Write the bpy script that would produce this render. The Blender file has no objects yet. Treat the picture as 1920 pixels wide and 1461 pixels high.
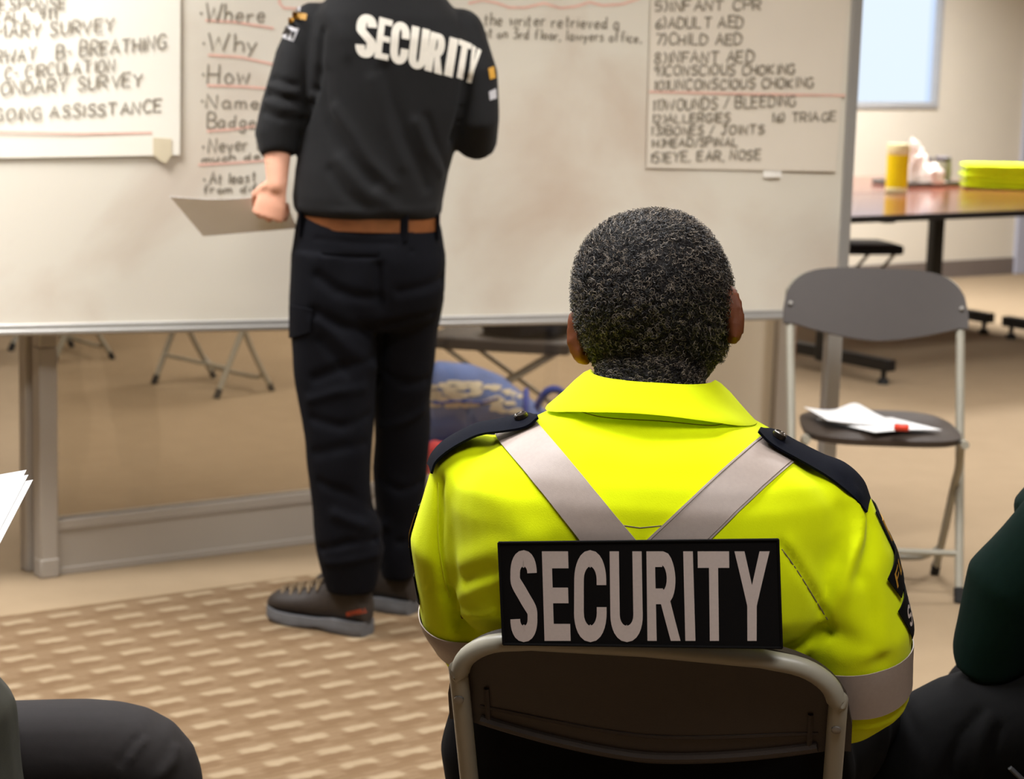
import bpy, bmesh, math, random
import numpy as np
from mathutils import Vector, Matrix, noise
from mathutils.bvhtree import BVHTree

random.seed(7); rng = np.random.default_rng(7)
scene = bpy.context.scene
COL = scene.collection
PI = math.pi

# ------------------------------------------------------------------ camera
F_PX, PITCH, ROLL, CAM_H = 4100.0, math.radians(9.6), 0.03, 1.5
_fw = np.array([0, math.cos(PITCH), -math.sin(PITCH)]); _r0 = np.array([1., 0, 0]); _u0 = np.cross(_r0, _fw)
CAM_R = math.cos(ROLL)*_r0 + math.sin(ROLL)*_u0
CAM_U = -math.sin(ROLL)*_r0 + math.cos(ROLL)*_u0
CAM_C = np.array([0, 0, CAM_H])
cam_data = bpy.data.cameras.new('camera'); cam = bpy.data.objects.new('camera', cam_data); COL.objects.link(cam)
cam.matrix_world = Matrix(((CAM_R[0], CAM_U[0], -_fw[0], 0), (CAM_R[1], CAM_U[1], -_fw[1], 0), (CAM_R[2], CAM_U[2], -_fw[2], CAM_H), (0, 0, 0, 1)))
cam_data.sensor_width = 36.0; cam_data.lens = 36.0*F_PX/1920.0
cam_data.clip_start = 0.05; cam_data.clip_end = 100
cam_data.dof.use_dof = True; cam_data.dof.focus_distance = 2.58; cam_data.dof.aperture_fstop = 8.5
scene.camera = cam

# ------------------------------------------------------------------ world, lights, exposure
world = bpy.data.worlds.new('world'); scene.world = world; world.use_nodes = True
world.node_tree.nodes['Background'].inputs[0].default_value = (0.80, 0.90, 1.0, 1)
world.node_tree.nodes['Background'].inputs[1].default_value = 1.0
scene.view_settings.view_transform = 'Standard'; scene.view_settings.look = 'None'
scene.view_settings.gamma = 1.0; scene.view_settings.use_curve_mapping = False
scene.view_settings.exposure = 0.12
GRID = math.radians(35.5)                      # the room is turned against the camera
GD = np.array([math.cos(GRID), math.sin(GRID)]); GP = np.array([-GD[1], GD[0]])
LAMP_Z = 2.70
LAMPS = [(0.55, 1.25, 21), (-0.60, 2.85, 42), (-1.75, 4.70, 76), (0.95, 4.50, 46), (-1.9, 7.6, 22), (0.9, 7.4, 38), (2.3, 11.6, 118), (0.2, 10.4, 56), (3.4, 7.4, 72)]  # lamps behind the seated man and by the back wall are added fills
for i, (x, y, pw) in enumerate(LAMPS):
    ld = bpy.data.lights.new('lamp_light', 'AREA'); ld.shape = 'RECTANGLE'; ld.size = 1.18; ld.size_y = 0.56
    ld.energy = pw; ld.color = (0.97, 0.99, 1.03)
    ld.spread = math.radians(140)
    lo = bpy.data.objects.new('lamp_light', ld); COL.objects.link(lo)
    lo.location = (x, y, LAMP_Z-0.012); lo.rotation_euler = (0, 0, GRID)

# ------------------------------------------------------------------ pixel helpers (1920 x 1461 frame)
def ray(px, py): return (px-960)/F_PX*CAM_R-(py-730.5)/F_PX*CAM_U+_fw
def at_y(px, py, Y):
    v = ray(px, py); return CAM_C+v*(Y/v[1])
def at_z(px, py, Z):
    v = ray(px, py); return CAM_C+v*((Z-CAM_H)/v[2])
def on_plane(px, py, o, n):
    v = ray(px, py); return CAM_C+v*(((np.array(o)-CAM_C)@n)/(v@n))

# ------------------------------------------------------------------ materials
def lin(c):
    return tuple(((x/255)/12.92 if x/255 <= .04045 else ((x/255+.055)/1.055)**2.4) for x in c)
def mat(name, rgb, rough=.6, var=.0, scale=40, bump=0., bscale=None, spec=.4, metal=0., sheen=0., coat=0.):
    m = bpy.data.materials.new(name); m.use_nodes = True; nt = m.node_tree; b = nt.nodes['Principled BSDF']
    c = lin(rgb); b.inputs['Base Color'].default_value = (*c, 1); b.inputs['Roughness'].default_value = rough
    b.inputs['Metallic'].default_value = metal; b.inputs['Specular IOR Level'].default_value = spec
    if sheen: b.inputs['Sheen Weight'].default_value = sheen; b.inputs['Sheen Roughness'].default_value = .5
    if coat: b.inputs['Coat Weight'].default_value = coat; b.inputs['Coat Roughness'].default_value = .1
    tc = nt.nodes.new('ShaderNodeTexCoord')
    if var:
        n = nt.nodes.new('ShaderNodeTexNoise'); n.inputs['Scale'].default_value = scale; n.inputs['Detail'].default_value = 4
        nt.links.new(tc.outputs['Object'], n.inputs['Vector'])
        r = nt.nodes.new('ShaderNodeValToRGB')
        r.color_ramp.elements[0].position = .3; r.color_ramp.elements[1].position = .7
        r.color_ramp.elements[0].color = (*[x*(1-var) for x in c], 1); r.color_ramp.elements[1].color = (*[min(1, x*(1+var)) for x in c], 1)
        nt.links.new(n.outputs['Fac'], r.inputs['Fac']); nt.links.new(r.outputs['Color'], b.inputs['Base Color'])
    if bump:
        n2 = nt.nodes.new('ShaderNodeTexNoise'); n2.inputs['Scale'].default_value = bscale or scale; n2.inputs['Detail'].default_value = 3
        nt.links.new(tc.outputs['Object'], n2.inputs['Vector'])
        bp = nt.nodes.new('ShaderNodeBump'); bp.inputs['Strength'].default_value = bump; bp.inputs['Distance'].default_value = .004
        nt.links.new(n2.outputs['Fac'], bp.inputs['Height']); nt.links.new(bp.outputs['Normal'], b.inputs['Normal'])
    return m
def emit(name, rgb, s):
    m = bpy.data.materials.new(name); m.use_nodes = True; nt = m.node_tree
    e = nt.nodes.new('ShaderNodeEmission'); e.inputs[0].default_value = (*lin(rgb), 1); e.inputs[1].default_value = s
    nt.links.new(e.outputs[0], nt.nodes['Material Output'].inputs[0]); return m
def carpet():
    m = bpy.data.materials.new('carpet'); m.use_nodes = True; nt = m.node_tree; N = nt.nodes; L = nt.links; b = N['Principled BSDF']
    b.inputs['Roughness'].default_value = .95; b.inputs['Specular IOR Level'].default_value = .1
    geo = N.new('ShaderNodeNewGeometry'); sep = N.new('ShaderNodeSeparateXYZ'); L.new(geo.outputs['Position'], sep.inputs[0])
    def mth(op, a, bb=None, c=None):
        n = N.new('ShaderNodeMath'); n.operation = op
        for i, v in enumerate((a, bb, c)):
            if v is None: continue
            if isinstance(v, (int, float)): n.inputs[i].default_value = v
            else: L.new(v, n.inputs[i])
        return n.outputs[0]
    X, Y = sep.outputs[0], sep.outputs[1]
    th = math.radians(38.25)
    u = mth('ADD', mth('MULTIPLY', X, math.cos(th)), mth('MULTIPLY', Y, math.sin(th)))
    v = mth('ADD', mth('MULTIPLY', X, -math.sin(th)), mth('MULTIPLY', Y, math.cos(th)))
    nz = N.new('ShaderNodeTexNoise'); nz.inputs['Scale'].default_value = 26; nz.inputs['Detail'].default_value = 3; L.new(geo.outputs['Position'], nz.inputs['Vector'])
    wob = mth('MULTIPLY', mth('SUBTRACT', nz.outputs['Fac'], .5), .02)
    uu = mth('ADD', u, mth('MULTIPLY', wob, 1.5)); vv = mth('ADD', v, wob)
    def band(val, per, off, c, hw, soft):       # 1 inside a band around c, per period
        f = mth('MULTIPLY', mth('FRACT', mth('DIVIDE', mth('ADD', val, off), per)), per)
        d = mth('ABSOLUTE', mth('SUBTRACT', f, c))
        mr = N.new('ShaderNodeMapRange'); mr.interpolation_type = 'SMOOTHSTEP'
        L.new(d, mr.inputs[0]); mr.inputs[1].default_value = hw; mr.inputs[2].default_value = hw+soft
        mr.inputs[3].default_value = 1; mr.inputs[4].default_value = 0
        return mr.outputs[0]
    PU, PV = .128, .094
    light = mth('MULTIPLY', band(uu, PU, CARPET_U, PU/2, .030, .020), band(vv, PV, CARPET_V, PV/2, .008, .013))
    dark = mth('MULTIPLY', band(uu, PU, CARPET_U+.02, PU/2, .030, .02), band(vv, PV, CARPET_V+.030, PV/2, .010, .012))
    dark2 = mth('MULTIPLY', band(uu, PU, CARPET_U-.06, PU/2, .030, .02), band(vv, PV, CARPET_V+.055, PV/2, .006, .012))
    lines = band(vv, .0193, 0., .00965, .002, .004)
    n3 = N.new('ShaderNodeTexNoise'); n3.inputs['Scale'].default_value = 420; n3.inputs['Detail'].default_value = 3; L.new(geo.outputs['Position'], n3.inputs['Vector'])
    n4 = N.new('ShaderNodeTexNoise'); n4.inputs['Scale'].default_value = 9; n4.inputs['Detail'].default_value = 3; L.new(geo.outputs['Position'], n4.inputs['Vector'])
    def mix(f, a, bb):
        n = N.new('ShaderNodeMixRGB'); L.new(f, n.inputs[0])
        for i, q in ((1, a), (2, bb)):
            if isinstance(q, tuple): n.inputs[i].default_value = (*lin(q), 1)
            else: L.new(q, n.inputs[i])
        return n.outputs[0]
    plain = mix(n4.outputs['Fac'], (143, 123, 97), (154, 133, 106))
    base = mix(mth('MULTIPLY', lines, .35), (115, 93, 69), (129, 108, 83))
    c1 = mix(mth('MULTIPLY', dark, .5), base, (95, 71, 47))
    c1b = mix(mth('MULTIPLY', dark2, .4), c1, (98, 75, 50))
    c2 = mix(mth('MULTIPLY', light, mth('ADD', mth('MULTIPLY', nz.outputs['Fac'], .5), .27)), c1b, (164, 146, 118))
    # pattern zone: nearer than the border line and left of the cross border
    zv = mth('LESS_THAN', mth('ADD', mth('MULTIPLY', X, -math.sin(math.radians(34.9))), mth('MULTIPLY', Y, math.cos(math.radians(34.9)))), 5.03)
    zu = mth('LESS_THAN', mth('ADD', mth('MULTIPLY', X, math.cos(math.radians(34.9))), mth('MULTIPLY', Y, math.sin(math.radians(34.9)))), 3.20)
    zone = mth('MULTIPLY', zv, zu)
    col = mix(zone, plain, c2)
    fib = N.new('ShaderNodeMixRGB'); fib.blend_type = 'MULTIPLY'; fib.inputs[0].default_value = 1
    L.new(col, fib.inputs[1])
    rr = N.new('ShaderNodeMapRange'); L.new(n3.outputs['Fac'], rr.inputs[0]); rr.inputs[1].default_value = .3; rr.inputs[2].default_value = .7; rr.inputs[3].default_value = .86; rr.inputs[4].default_value = 1.1
    L.new(rr.outputs[0], fib.inputs[2]); L.new(fib.outputs[0], b.inputs['Base Color'])
    bp = N.new('ShaderNodeBump'); bp.inputs['Strength'].default_value = .3; bp.inputs['Distance'].default_value = .004
    L.new(n3.outputs['Fac'], bp.inputs['Height']); L.new(bp.outputs[0], b.inputs['Normal'])
    return m
CARPET_U, CARPET_V = .0841, .0031
def glass_mat():
    m = bpy.data.materials.new('pane_glass'); m.use_nodes = True; nt = m.node_tree; N = nt.nodes
    N.remove(N['Principled BSDF'])
    tr = N.new('ShaderNodeBsdfTransparent'); tr.inputs[0].default_value = (.87, .84, .79, 1)
    gl = N.new('ShaderNodeBsdfGlossy'); gl.inputs['Roughness'].default_value = .02
    fr = N.new('ShaderNodeFresnel'); fr.inputs[0].default_value = 1.45
    mx = N.new('ShaderNodeMixShader'); nt.links.new(fr.outputs[0], mx.inputs[0]); nt.links.new(tr.outputs[0], mx.inputs[1]); nt.links.new(gl.outputs[0], mx.inputs[2])
    nt.links.new(mx.outputs[0], N['Material Output'].inputs[0]); return m
M = dict(
    carpet=carpet(), glass=glass_mat(),
    wall=mat('wall_paint', (214, 203, 184), .8, .02, 3, .05, 300), ceiling=mat('ceiling_tile', (225, 222, 214), .9, .03, 60),
    baseboard=mat('baseboard_vinyl', (112, 100, 92), .6, .04, 8),
    alu=mat('partition_aluminium', (168, 158, 146), .45, .03, 5, spec=.5), aludark=mat('aluminium_shadow_gap', (120, 112, 104), .5, .03, 6),
    frame=mat('whiteboard_frame_metal', (176, 172, 166), .35, .03, 6, metal=.35),
    panel=mat('cream_laminate_panel', (222, 210, 190), .5, .015, 4),
    paper=mat('white_paper', (240, 238, 236), .8, .01, 30), chart=mat('chart_paper', (240, 233, 218), .85, .015, 8),
    chart2=mat('chart_paper_plain', (224, 213, 196), .85, .015, 8),
    ink=mat('black_marker_ink', (104, 98, 82), .8, .15, 30), inksoft=mat('faded_marker_ink', (142, 132, 116), .8, .15, 30),
    red=mat('red_marker_ink', (232, 186, 168), .8, .1, 30), tape=mat('masking_tape', (214, 200, 170), .7, .03, 20), whitetape=mat('white_tape', (245, 240, 230), .7, .02, 20),
    print_=mat('printed_text_ink', (150, 148, 146), .8, .05, 30),
    seat=mat('grey_seat_plastic', (62, 52, 45), .5, .03, 30, .12, 500), seatdark=mat('dark_grey_seat_plastic', (58, 50, 44), .55, .04, 30, .15, 600),
    tube=mat('beige_painted_tube', (160, 154, 138), .4, .03, 12, spec=.5), tubedark=mat('olive_grey_tube', (112, 106, 90), .42, .03, 12, spec=.5),
    rivet=mat('steel_rivet', (150, 145, 138), .5, .05, 40, metal=.8), rubber=mat('black_rubber', (34, 32, 30), .8, .08, 40),
    navyseat=mat('navy_seat_plastic', (30, 34, 48), .5, .05, 20),
    hivis=mat('hivis_yellow_fleece', (236, 250, 8), .9, .015, 60, .10, 700, spec=.12, sheen=.06),
    reflective=mat('silver_reflective_tape', (172, 156, 146), .5, .03, 200, .05, 900, spec=.4), stitch=mat('grey_stitch_thread', (118, 104, 94), .8, .1, 200),
    seam=mat('yellow_seam_thread', (226, 232, 20), .8, .03, 80),
    navy=mat('navy_epaulette_cloth', (9, 11, 21), .9, .15, 160, .15, 900, spec=.1), buttonm=mat('smoked_metal_button', (74, 68, 62), .22, .1, 60, metal=.8),
    patch=mat('black_patch_cloth', (7, 5, 5), .85, .1, 300, .1, 900, spec=.2), patchtext=mat('silver_reflective_letters', (205, 189, 181), .55, .03, 300, spec=.35),
    gold=mat('gold_embroidery', (190, 140, 50), .6, .2, 300), greyemb=mat('grey_embroidery', (176, 172, 172), .7, .08, 200),
    silverline=mat('pale_embroidered_line', (150, 140, 140), .7, .1, 200),
    skin_dark=mat('brown_skin', (112, 62, 38), .55, .10, 40, .08, 300, spec=.22), skin_light=mat('fair_skin', (214, 156, 128), .5, .06, 40, .06, 300, spec=.4),
    shirt=mat('charcoal_knit_shirt', (21, 20, 20), .8, .06, 60, .12, 900, spec=.2, sheen=.03), shirttext=mat('white_screen_print', (216, 208, 194), .8, .03, 100),
    cargo=mat('dark_navy_trouser_cloth', (10, 10, 15), .85, .12, 80, .15, 900, spec=.12), belt=mat('brown_leather_belt', (112, 66, 34), .45, .12, 40),
    blackcloth=mat('black_trouser_cloth', (10, 9, 10), .85, .1, 90, .12, 900, spec=.12), charcoal=mat('charcoal_brown_trouser_cloth', (28, 23, 22), .8, .08, 120, .06, 900, spec=.25),
    olive=mat('dark_olive_jacket_cloth', (46, 44, 34), .85, .1, 70, .1, 800), green=mat('dark_green_sweatshirt', (4, 21, 17), .9, .08, 70, .1, 900, spec=.1),
    boot=mat('dark_brown_boot_leather', (48, 40, 34), .6, .12, 60, .15, 300), sole=mat('grey_rubber_sole', (92, 90, 90), .7, .08, 40, .2, 120), lace=mat('boot_lace', (120, 100, 74), .8, .2, 100),
    orange=mat('orange_lettering', (190, 76, 40), .7, .05, 80), zip=mat('grey_zip', (96, 96, 100), .5, .1, 200),
    tabletop=mat('reddish_wood_laminate', (120, 60, 42), .14, .10, 6, spec=.7), tableedge=mat('black_table_edge', (22, 18, 16), .5, .05, 20), tableleg=mat('black_powder_coat', (14, 12, 12), .45, .05, 30),
    canister=mat('yellow_canister_label', (244, 214, 6), .4, .02, 20), cream=mat('cream_plastic', (244, 232, 176), .4, .02, 20), tissue=mat('pinkish_white_tissue', (240, 222, 212), .9, .03, 20),
    jar=mat('grey_green_jar', (150, 148, 128), .35, .1, 20), darkbox=mat('dark_grey_box', (88, 80, 84), .6, .1, 20), tray=mat('grey_tray', (112, 112, 108), .5, .1, 20),
    vest=mat('folded_hivis_fabric', (222, 240, 0), .9, .04, 14, .1, 200),
    bag=mat('blue_backpack_cloth', (84, 104, 156), .8, .18, 14, .1, 200), bagdark=mat('royal_blue_strap', (36, 58, 142), .8, .1, 30), bagpat=mat('cream_print', (196, 184, 160), .85, .12, 20),
    redcloth=mat('red_cloth', (206, 70, 72), .85, .08, 20), redcap=mat('red_plastic_cap', (226, 66, 40), .35, .03, 20),
    winframe=mat('window_frame', (170, 168, 166), .5, .03, 10), winlight=emit('bright_daylight_blind', (226, 240, 255), 1.0), winlight2=emit('blue_daylight_gap', (205, 224, 252), 1.0),
    shoe=mat('pale_grey_shoe', (176, 166, 166), .7, .08, 40), ceilframe=mat('lamp_housing_white', (230, 230, 228), .5, .01, 20),
    diffuser=emit('lamp_diffuser', (255, 244, 224), 3.0),
    doorframe=mat('blue_grey_door_frame', (176, 176, 188), .5, .02, 8),
    hairgrey=None)

def hair_mat(name, dark, grey):
    m = bpy.data.materials.new(name); m.use_nodes = True; nt = m.node_tree; b = nt.nodes['Principled BSDF']
    a = nt.nodes.new('ShaderNodeAttribute'); a.attribute_name = 'strand'
    r = nt.nodes.new('ShaderNodeValToRGB'); e = r.color_ramp.elements
    e[0].position = .54; e[0].color = (*lin(dark), 1); e[1].position = .80; e[1].color = (*lin(grey), 1)
    nt.links.new(a.outputs['Fac'], r.inputs[0]); nt.links.new(r.outputs[0], b.inputs['Base Color'])
    b.inputs['Roughness'].default_value = .42; b.inputs['Specular IOR Level'].default_value = .5
    return m
M['curls'] = hair_mat('black_and_grey_curls', (17, 11, 8), (146, 132, 116))
M['haircap'] = mat('dark_hair_base', (20, 14, 11), .8, .2, 200, .5, 300)
M['brownhair'] = mat('dark_brown_hair', (44, 32, 24), .7, .2, 80, .4, 200)

def board_mat():
    m = mat('whiteboard_enamel', (222, 214, 198), .38, .0, 4, spec=.45); nt = m.node_tree; N = nt.nodes; L = nt.links; b = N['Principled BSDF']
    tc = N.new('ShaderNodeTexCoord')
    n = N.new('ShaderNodeTexNoise'); n.inputs['Scale'].default_value = 1.6; n.inputs['Detail'].default_value = 5; n.inputs['Distortion'].default_value = .6
    L.new(tc.outputs['Object'], n.inputs['Vector'])
    r = N.new('ShaderNodeValToRGB'); r.color_ramp.elements[0].position = .5; r.color_ramp.elements[1].position = .78
    r.color_ramp.elements[0].color = (*lin((224, 216, 200)), 1); r.color_ramp.elements[1].color = (*lin((200, 180, 160)), 1)   # smeared old marker
    L.new(n.outputs['Fac'], r.inputs[0]); L.new(r.outputs[0], b.inputs['Base Color'])
    return m
M['board'] = board_mat()

# ------------------------------------------------------------------ mesh builder
def V(*a): return np.array(a, float)
def unit(v):
    v = np.asarray(v, float); n = np.linalg.norm(v); return v/n if n > 1e-12 else v
class MB:
    def __init__(s): s.v = []; s.f = []
    def add(s, vs, fs):
        o = len(s.v); s.v += [tuple(map(float, p)) for p in vs]; s.f += [tuple(i+o for i in q) for q in fs]; return s
    def box(s, c, size, rz=0., R=None):
        hx, hy, hz = [q/2 for q in size]; cs, sn = math.cos(rz), math.sin(rz); vs = []
        for dz in (-hz, hz):
            for dx, dy in ((-hx, -hy), (hx, -hy), (hx, hy), (-hx, hy)):
                p = V(dx, dy, dz)
                p = R@p if R is not None else V(dx*cs-dy*sn, dx*sn+dy*cs, dz)
                vs.append(p+np.array(c))
        return s.add(vs, [(3, 2, 1, 0), (4, 5, 6, 7), (0, 1, 5, 4), (1, 2, 6, 5), (2, 3, 7, 6), (3, 0, 4, 7)])
    def loft(s, rings, cap=True, closed=True):
        n = len(rings[0]); vs = [p for r in rings for p in r]; fs = []
        for i in range(len(rings)-1):
            for j in range(n if closed else n-1):
                k = (j+1) % n; fs.append((i*n+j, i*n+k, (i+1)*n+k, (i+1)*n+j))
        if cap and closed:
            vs += [np.mean(rings[0], axis=0), np.mean(rings[-1], axis=0)]; a, b = len(vs)-2, len(vs)-1; o = (len(rings)-1)*n
            for j in range(n):
                k = (j+1) % n; fs.append((a, k, j)); fs.append((b, o+j, o+k))
        return s.add(vs, fs)
    def tube(s, path, r, n=12, up=None, flat=1., balls=False, closed=False):
        P = [np.array(p, float) for p in path]; m = len(P)
        R = [r]*m if isinstance(r, (int, float)) else list(r)
        if balls:
            d0 = unit(P[0]-P[1]); d1 = unit(P[-1]-P[-2]); a = []; ar = []; b = []; br = []
            for t in (80, 60, 40, 20):
                c, q = math.cos(math.radians(t)), math.sin(math.radians(t))
                a.append(P[0]+d0*R[0]*q); ar.append(R[0]*c); b.insert(0, P[-1]+d1*R[-1]*q); br.insert(0, R[-1]*c)
            P = a+P+b; R = ar+R+br; m = len(P)
        t = [unit(P[1]-P[0]) if i == 0 else unit(P[-1]-P[-2]) if i == m-1 else unit(unit(P[i+1]-P[i])+unit(P[i]-P[i-1])) for i in range(m)]
        if closed: t[0] = t[-1] = unit(unit(P[1]-P[0])+unit(P[-1]-P[-2]))
        u = np.array(up, float) if up is not None else (V(0, 0, 1) if abs(t[0][2]) < .9 else V(0, 1, 0))
        rings = []
        for i in range(m):
            a = unit(u-t[i]*(u@t[i])); b = np.cross(t[i], a); u = a
            rings.append([P[i]+R[i]*(a*math.cos(2*PI*j/n)*flat+b*math.sin(2*PI*j/n)) for j in range(n)])
        return s.loft(rings, cap=not closed)
    def lathe(s, prof, c, n=24):
        rings = [[V(c[0]+r*math.cos(2*PI*j/n), c[1]+r*math.sin(2*PI*j/n), c[2]+z) for j in range(n)] for r, z in prof]
        return s.loft(rings)
    def ball(s, c, r, n=14, m=9):
        r = (r, r, r) if isinstance(r, (int, float)) else r
        rings = [[V(c[0]+r[0]*math.sin(PI*i/m)*math.cos(2*PI*j/n), c[1]+r[1]*math.sin(PI*i/m)*math.sin(2*PI*j/n), c[2]-r[2]*math.cos(PI*i/m)) for j in range(n)] for i in range(1, m)]
        return s.loft(rings)
    def grid(s, fn, nu, nv, thick=0.):
        P = [[np.array(fn(i/nu, j/nv), float) for j in range(nv+1)] for i in range(nu+1)]
        vs = [p for row in P for p in row]; w = nv+1
        fs = [(i*w+j, (i+1)*w+j, (i+1)*w+j+1, i*w+j+1) for i in range(nu) for j in range(nv)]
        if thick:
            A = np.array(P); du = np.gradient(A, axis=0); dv = np.gradient(A, axis=1); nn = np.cross(du, dv)
            nn /= np.linalg.norm(nn, axis=2, keepdims=True)+1e-12
            B = (A-nn*thick).reshape(-1, 3); o = len(vs); vs += list(B); fs += [tuple(o+k for k in q[::-1]) for q in list(fs)]
            bd = [(i, 0) for i in range(nu)]+[(nu, j) for j in range(nv)]+[(i, nv) for i in range(nu, 0, -1)]+[(0, j) for j in range(nv, 0, -1)]
            ids = [i*w+j for i, j in bd]
            for k in range(len(ids)):
                a, b = ids[k], ids[(k+1) % len(ids)]; fs.append((b, a, a+o, b+o))
        return s.add(vs, fs)
    def mesh(s, name):
        me = bpy.data.meshes.new(name); me.from_pydata(s.v, [], s.f); me.validate(); me.update()
        bm = bmesh.new(); bm.from_mesh(me); bmesh.ops.recalc_face_normals(bm, faces=bm.faces); bm.to_mesh(me); bm.free()
        return me
WM = {}
def obj(name, me, m=None, parent=None, smooth=True, local=False, bevel=0., angle=40):
    if isinstance(me, MB): me = me.mesh(name)
    o = bpy.data.objects.new(name, me); COL.objects.link(o)
    if m is not None: me.materials.clear(); me.materials.append(m)
    if smooth:
        me.polygons.foreach_set('use_smooth', [True]*len(me.polygons))
        if angle:
            try: me.set_sharp_from_angle(angle=math.radians(angle))
            except Exception: pass
    if bevel:
        b = o.modifiers.new('bevel', 'BEVEL'); b.width = bevel; b.segments = 2; b.limit_method = 'ANGLE'; b.angle_limit = math.radians(50)
    if parent:
        o.parent = parent
        if local: WM[o.name] = WM[parent.name]
        else: o.matrix_parent_inverse = WM[parent.name].inverted(); WM[o.name] = Matrix.Identity(4)
    else: WM[o.name] = Matrix.Identity(4)
    return o
def tag(o, label, cat=None, group=None, kind=None):
    if label: o['label'] = label
    if cat: o['category'] = cat
    if group: o['group'] = group
    if kind: o['kind'] = kind
    return o
def thing(name, label, cat, loc=(0, 0, 0), rz=0., group=None, sc=1.):
    o = bpy.data.objects.new(name, None); COL.objects.link(o); o.empty_display_size = .1
    o.location = loc; o.rotation_euler = (0, 0, rz); o.scale = (sc,)*3
    WM[o.name] = Matrix.Translation(Vector(loc))@Matrix.Rotation(rz, 4, 'Z')@Matrix.Scale(sc, 4)
    return tag(o, label, cat, group)
def struct(name, me, m, parent=None, **k):
    o = obj(name, me, m, parent, **k); o['kind'] = 'structure'; return o
def copy_tree(o, parent=None):
    c = o.copy(); COL.objects.link(c)
    if parent: c.parent = parent
    for ch in list(o.children): copy_tree(ch, c)
    return c
def remesh(mb, voxel, smooth=4, name='m'):
    me = mb.mesh('tmp'); o = bpy.data.objects.new('tmp', me); COL.objects.link(o)
    r = o.modifiers.new('r', 'REMESH'); r.mode = 'VOXEL'; r.voxel_size = voxel
    if smooth: s = o.modifiers.new('s', 'SMOOTH'); s.iterations = smooth; s.factor = .5
    dg = bpy.context.evaluated_depsgraph_get(); out = bpy.data.meshes.new_from_object(o.evaluated_get(dg)); out.name = name
    bpy.data.objects.remove(o); bpy.data.meshes.remove(me); return out
def co_no(me):
    n = len(me.vertices); c = np.empty(n*3); me.vertices.foreach_get('co', c); q = np.empty(n*3); me.vertex_normals.foreach_get('vector', q)
    return c.reshape(-1, 3), q.reshape(-1, 3)
def set_co(me, c): me.vertices.foreach_set('co', np.ascontiguousarray(c).ravel()); me.update()
def pl_dist(c, pts):
    d = np.full(len(c), 1e9)
    for a, b in zip(pts[:-1], pts[1:]):
        a = np.array(a); b = np.array(b); ab = b-a; t = np.clip(((c-a)@ab)/(ab@ab+1e-12), 0, 1)
        d = np.minimum(d, np.linalg.norm(c-a-t[:, None]*ab, axis=1))
    return d
def folds(me, fl):                      # fl: (points, width, amplitude) ridges (+) and creases (-)
    c, n = co_no(me); disp = np.zeros(len(c))
    for pts, w, a in fl: disp += a*np.exp(-(pl_dist(c, pts)/w)**2)
    set_co(me, c+n*disp[:, None]); return me
def rumple(me, amp, scale, stretch=(1, 1, 1), seed=0., fn=None):
    c, n = co_no(me); d = np.array([noise.noise(Vector((p[0]*scale*stretch[0]+seed, p[1]*scale*stretch[1]+seed, p[2]*scale*stretch[2]))) for p in c])
    if fn is not None: d = d*fn(c)
    set_co(me, c+n*(amp*d)[:, None]); return me
def bvh(me):
    c, _ = co_no(me); return BVHTree.FromPolygons([Vector(p) for p in c], [tuple(p.vertices) for p in me.polygons])
def ell(cx, cy, z, rx, ry, n=28, e=2.3):
    out = []
    for j in range(n):
        a = 2*PI*j/n; ca, sa = math.cos(a), math.sin(a)
        out.append(V(cx+rx*math.copysign(abs(ca)**(2/e), ca), cy+ry*math.copysign(abs(sa)**(2/e), sa), z))
    return out
def smooth_path(pts, k=6):              # Catmull-Rom
    P = [np.array(p, float) for p in pts]; P = [2*P[0]-P[1]]+P+[2*P[-1]-P[-2]]; out = []
    for i in range(1, len(P)-2):
        for j in range(k):
            t = j/k; a, b, c, d = P[i-1:i+3]
            out.append(.5*(2*b+(c-a)*t+(2*a-5*b+4*c-d)*t*t+(3*b-a-3*c+d)*t**3))
    return out+[P[-2]]
# ribbons in a (u, v) plane, mapped to the world by fn(u, v)
def ribbon(mb, pts, w, fn, across=1):
    P = [np.array(pts[0], float)]
    for p in pts[1:]:
        if np.linalg.norm(np.array(p, float)-P[-1]) > 1e-5: P.append(np.array(p, float))
    m = len(P); L = []
    if m < 2: return
    for i in range(m):
        d = unit(P[min(i+1, m-1)]-P[max(i-1, 0)]); nrm = V(-d[1], d[0])
        if 0 < i < m-1:
            d1 = unit(P[i]-P[i-1]); n1 = V(-d1[1], d1[0]); k = 1/max(.6, abs(n1@nrm))
        else: k = 1.
        ww = w if not isinstance(w, tuple) else math.hypot(w[0]*d[1], w[1]*d[0])
        L.append([fn(*(P[i]+nrm*ww*k*(q/across-.5))) for q in range(across+1)])
    s = across+1; vs = [p for r in L for p in r]
    if any(p is None for p in vs): return
    mb.add(vs, [(i*s+q, (i+1)*s+q, (i+1)*s+q+1, i*s+q+1) for i in range(m-1) for q in range(across)])
def dens(pts, step):
    out = [np.array(pts[0], float)]
    for a, b in zip(pts[:-1], pts[1:]):
        a = np.array(a, float); b = np.array(b, float); k = max(1, int(np.linalg.norm(b-a)/step))
        out += [a+(b-a)*(i+1)/k for i in range(k)]
    return out

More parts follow.
